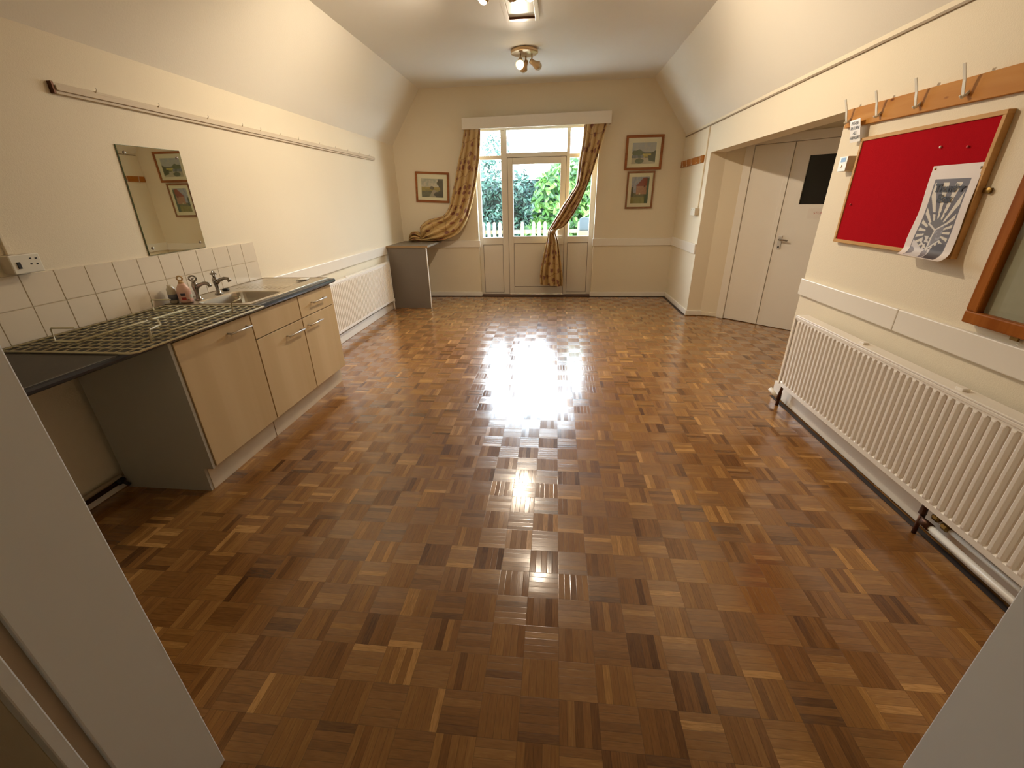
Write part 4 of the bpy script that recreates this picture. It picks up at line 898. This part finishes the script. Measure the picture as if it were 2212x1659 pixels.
# thermostat box
th = thing('thermostat', 'white thermostat box with blue display left of the red pinboard', 'thermostat', (1.735, 3.0, 1.57))
MB().box(1.7125, XR, 2.966, 3.043, 1.572, 1.652).build('casing', M_shadep, th, bevel=0.003)
MB().box(1.7095, 1.7125, 2.966, 3.043, 1.572, 1.652).build('front_cover', M_plast, th, bevel=0.002)
MB().box(1.7085, 1.7096, 2.982, 3.026, 1.622, 1.645).build('display', M_blueink, th)
MB().lathe([(0.007, 0), (0.006, 0.004), (0.001, 0.0045)], (1.7095, 3.01, 1.60), (-1, 0, 0), 12).build('dial', M_brushed, th)
# red pinboard
cb = thing('pinboard', 'red felt pinboard in a light oak frame under the pine coat rail', 'noticeboard', (1.745, 2.5, 1.17))
Y0, Y1, Z0, Z1 = 2.075, 2.93, 1.176, 1.738
def bd(mb, y0, y1, z0, z1, x0=1.732, x1=XR): return mb.box(x0, x1, y0, y1, z0, z1)
m = MB(); bd(m, Y0, Y1, Z1 - .018, Z1); bd(m, Y0, Y1, Z0, Z0 + .018); bd(m, Y0, Y0 + .018, Z0 + .018, Z1 - .018); bd(m, Y1 - .018, Y1, Z0 + .018, Z1 - .018); m.build('frame', M_cframe, cb, bevel=0.002)
MB().box(1.738, 1.752, Y0 + .018, Y1 - .018, Z0 + .018, Z1 - .018).build('felt_panel', M_felt, cb)
MB().box(1.752, XR, Y0 - .035, Y0 + .0, 1.44, 1.46).lathe([(.012, 0), (.012, .004), (.003, .006)], (1.752, Y0 - .028, 1.45), (-1, 0, 0), 10).build('fixing_plate', M_brass, cb)
def pin(y, z_, m_, label):
    one('drawing_pin', MB().lathe([(.0015, -.004), (.0015, 0), (.006, .001), (.005, .003), (.001, .004)], (1.734, y, z_), (-1, 0, 0), 10), m_, label, 'pin', 'drawing pins on the red pinboard', smooth=True)
pin(2.345, 1.635, M_plast, 'loose white pin on bare red felt, left of the pair above the poster')
pin(2.20, 1.622, M_redink, 'dull red pin on bare felt, right of the pair above the poster')
pin(2.862, 1.39, M_redink, 'reddish pin low at the left edge of the red pinboard')
pin(2.328, 1.545, M_brass, 'brass pin holding the poster top left corner')
pin(2.098, 1.537, M_chrome, 'steel pin holding the poster top right corner')
# poster: hangs from two pins, lower edge curling out
ps = thing('poster', 'black and white sunburst poster with a cube, curling off the red pinboard', 'poster', (1.73, 2.2, 1.17))
def pcol(u, v):
    W = (226, 214, 206); D = (92, 84, 88)
    iu = (u - .14) / .72; iv = (v - .02) / .84
    if not (0 < iu < 1 and 0 < iv < 1): return S(*W)
    if iu < .025 or iu > .975 or iv > .985: return S(*D)
    n2 = NZ.noise(V((u * 20, v * 30, 3)))
    cx_, cy_ = .52, .34
    x, y = (iu - cx_), (iv - cy_) * 1.75
    ang = math.atan2(y, x); c = D
    if math.sin(ang * 19 + .6) > .15 and iu > .05 and iu < .95 and iv < .955: c = (214, 204, 188)
    if iv < .17 + .03 * n2 + .05 * math.cos(iu * 7):
        c = (206, 198, 196) if NZ.noise(V((u * 7, v * 11, 4))) > -.05 else (120, 110, 116)
        if iu > .62: c = (70, 60, 64)
    # cube
    def inside(P_):
        k = len(P_); sg_ = set()
        for i in range(k):
            (x1, y1), (x2, y2) = P_[i], P_[(i + 1) % k]
            sg_.add((x2 - x1) * (iv - y1) - (y2 - y1) * (iu - x1) > 0)
        return len(sg_) == 1
    top = [(.27, .45), (.50, .53), (.75, .46), (.52, .375)]; lf = [(.27, .45), (.52, .375), (.50, .13), (.25, .22)]; rt = [(.52, .375), (.75, .46), (.75, .25), (.50, .13)]
    if inside(top): c = (104, 98, 98)
    if inside(lf): c = (92, 82, 78) if iv > .29 else ((206, 198, 190) if n2 > 0 else (84, 76, 80))
    if inside(rt): c = (124, 118, 122) if n2 < .2 else (150, 146, 150)
    for (a_, b_) in (((.27, .45), (.52, .375)), ((.52, .375), (.75, .46)), ((.52, .375), (.50, .13)), ((.25, .22), (.50, .13)), ((.50, .13), (.75, .25))):
        dx, dy = b_[0] - a_[0], b_[1] - a_[1]; t_ = max(0, min(1, ((iu - a_[0]) * dx + (iv - a_[1]) * dy) / (dx * dx + dy * dy)))
        if math.hypot(iu - a_[0] - t_ * dx, (iv - a_[1] - t_ * dy) * 1.7) < .018: c = (216, 208, 198)
    if .57 < iv < .595 and .2 < iu < .66 and n2 > -.15: c = (84, 76, 80)
    return S(*c)
def PP(u, v):
    w_ = 1 - v; x = 1.7335 - 0.004 * math.sin(v * 9 + u * 2) * w_ - 0.014 * w_
    zz = 1.557 - 0.40 * w_
    if v < 0.14:
        a_ = (0.14 - v) / 0.14; ang = a_ * 1.45; x -= 0.040 * (1 - math.cos(ang)); zz = 1.557 - 0.40 * .86 - 0.040 * math.sin(ang)
    y = 2.343 - 0.255 * u + 0.010 * math.sin(v * 7) * w_ * (1 - u) - .018 * w_
    return (x, y, zz - 0.006 * u * w_)
grid('printed_sheet', M_paper, PP, 130, 190, col=pcol, parent=ps, thick=0.0004)
RM = Matrix(((0, 0, -1, 0), (-1, 0, 0, 0), (0, 1, 0, 0), (0, 0, 0, 1)))
text('lettering', 'Thunder', M_ink, 0.046, Matrix.Translation((1.7256, 2.208, 1.462)) @ RM, ps, sx=0.95, bold=0.03)
text('lettering', 'Box', M_ink, 0.046, Matrix.Translation((1.7226, 2.210, 1.420)) @ RM, ps, bold=0.03)
# glazed noticeboard
nb = thing('noticeboard', 'glazed mahogany-framed noticeboard at the near end of the right wall', 'noticeboard', (1.74, 1.35, 0.95))
def nbx(mb, y0, y1, z0, z1, x0=1.715, x1=XR): return mb.box(x0, x1, y0, y1, z0, z1)
Ya, Yb, Za, Zb = 0.86, 1.895, 0.945, 1.72
m = MB(); nbx(m, Ya, Yb, Za, Za + .05); nbx(m, Ya, Yb, Zb - .05, Zb); nbx(m, Yb - .05, Yb, Za + .05, Zb - .05); nbx(m, Ya, Ya + .05, Za + .05, Zb - .05); m.build('frame', M_nframe, nb, bevel=0.006)
MB().box(1.742, 1.755, Ya + .05, Yb - .05, Za + .05, Zb - .05).build('felt_panel', M_gfelt, nb)
MB().box(1.730, 1.733, Ya + .045, Yb - .045, Za + .045, Zb - .045).build('glass', M_glass, nb)
MB().box(1.745, 1.752, 1.68, 1.71, 0.925, 0.946).build('hasp', M_brass, nb)

# ------------------------------------------------------------------ ceiling
ha = thing('ceiling_vent', 'white framed recessed panel in the ceiling between the two spotlights', 'vent', (-0.33, 4.3, ZC - 0.02))
m = MB(); hx0, hx1, hy0, hy1 = -0.478, -0.180, 3.95, 4.60
m.box(hx0, hx0 + .04, hy0, hy1, ZC - .022, ZC).box(hx1 - .035, hx1, hy0, hy1, ZC - .022, ZC).box(hx0 + .04, hx1 - .035, hy1 - .05, hy1, ZC - .022, ZC).box(hx0 + .04, hx1 - .035, hy0, hy0 + .05, ZC - .022, ZC)
m.build('frame', M_white, ha, bevel=0.002)
MB().box(hx0 + .04, hx1 - .035, hy0 + .05, hy1 - .05, ZC - .006, ZC).build('inner_panel', M_white, ha)
MB().box(hx0 + .04, hx1 - .035, hy1 - .058, hy1 - .05, ZC - .022, ZC - .004).build('edge_shadow', M_copper, ha)  # brown strip painting the shadow line inside the recess
def spot_head(name, base, pivot, aim, lit, parent):
    base, pivot = Vector(base), Vector(pivot); d = (Vector(aim) - pivot).normalized()
    MB().tube([base, base.lerp(pivot, .5), pivot], 0.007, 10).build('arm', M_brushed, parent, smooth=True)
    h = MB().lathe([(.010, -.055), (.022, -.05), (.026, -.02), (.028, .0), (.038, .03), (.046, .045), (.044, .047), (.036, .035), (.02, .03)], pivot + d * 0.03, d, 24).build('spotlight_head', M_brushed, parent, smooth=True)
    b = MB().lathe([(.012, .01), (.03, .032), (.037, .052), (.034, .072), (.02, .084), (.002, .088)], pivot + d * 0.03, d, 24).build('bulb', M_bulb if lit else M_jar, h, smooth=True)
    return pivot + d * 0.135, d
def fixture(label, cx_, cy_, heads):
    t = thing('ceiling_spotlight', label, 'ceiling light', (cx_, cy_, ZC - 0.03))
    MB().lathe([(.13, 0), (.145, -.008), (.145, -.028), (.135, -.034), (.002, -.036)], (cx_, cy_, ZC), (0, 0, 1), 40).build('base_plate', M_brushed, t, smooth=True)
    out = []
    for (bx_, by_, px, py, pz, ax, ay, az, lit) in heads:
        out.append(spot_head('h', (bx_, by_, ZC - .034), (px, py, pz), (ax, ay, az), lit, t))
    return out
WARM = (1.0, 0.84, 0.64)
far = fixture('far ceiling spotlight cluster with one lit bulb, near the garden door', -0.37, 5.43,
    [(-0.41, 5.42, -0.412, 5.40, 2.80, -0.40, 2.5, 0.4, True), (-0.29, 5.44, -0.29, 5.42, 2.79, 0.6, 5.9, 2.35, False), (-0.36, 5.50, -0.36, 5.49, 2.80, -0.9, 6.6, 2.2, False)])
near = fixture('nearer ceiling spotlight cluster at the top edge of view', -0.37, 3.70,
    [(-0.47, 3.70, -0.480, 3.70, 2.80, -2.3, 4.3, 1.3, True), (-0.34, 3.76, -0.335, 3.79, 2.82, -0.9, 6.3, 2.3, False), (-0.28, 3.70, -0.275, 3.72, 2.80, 1.75, 3.6, 1.2, True)])
def lamp(pd, energy, ang=150, blend=0.6):
    p, d = pd; light('bulb_light', 'SPOT', p, energy * LAMP, WARM, target=p + d, size=0.04, spot=ang, blend=blend)
lamp(far[0], 130, 130, 0.9)
lamp(near[0], 205, 138, 0.9)
lamp(near[2], 240, 142, 0.9)
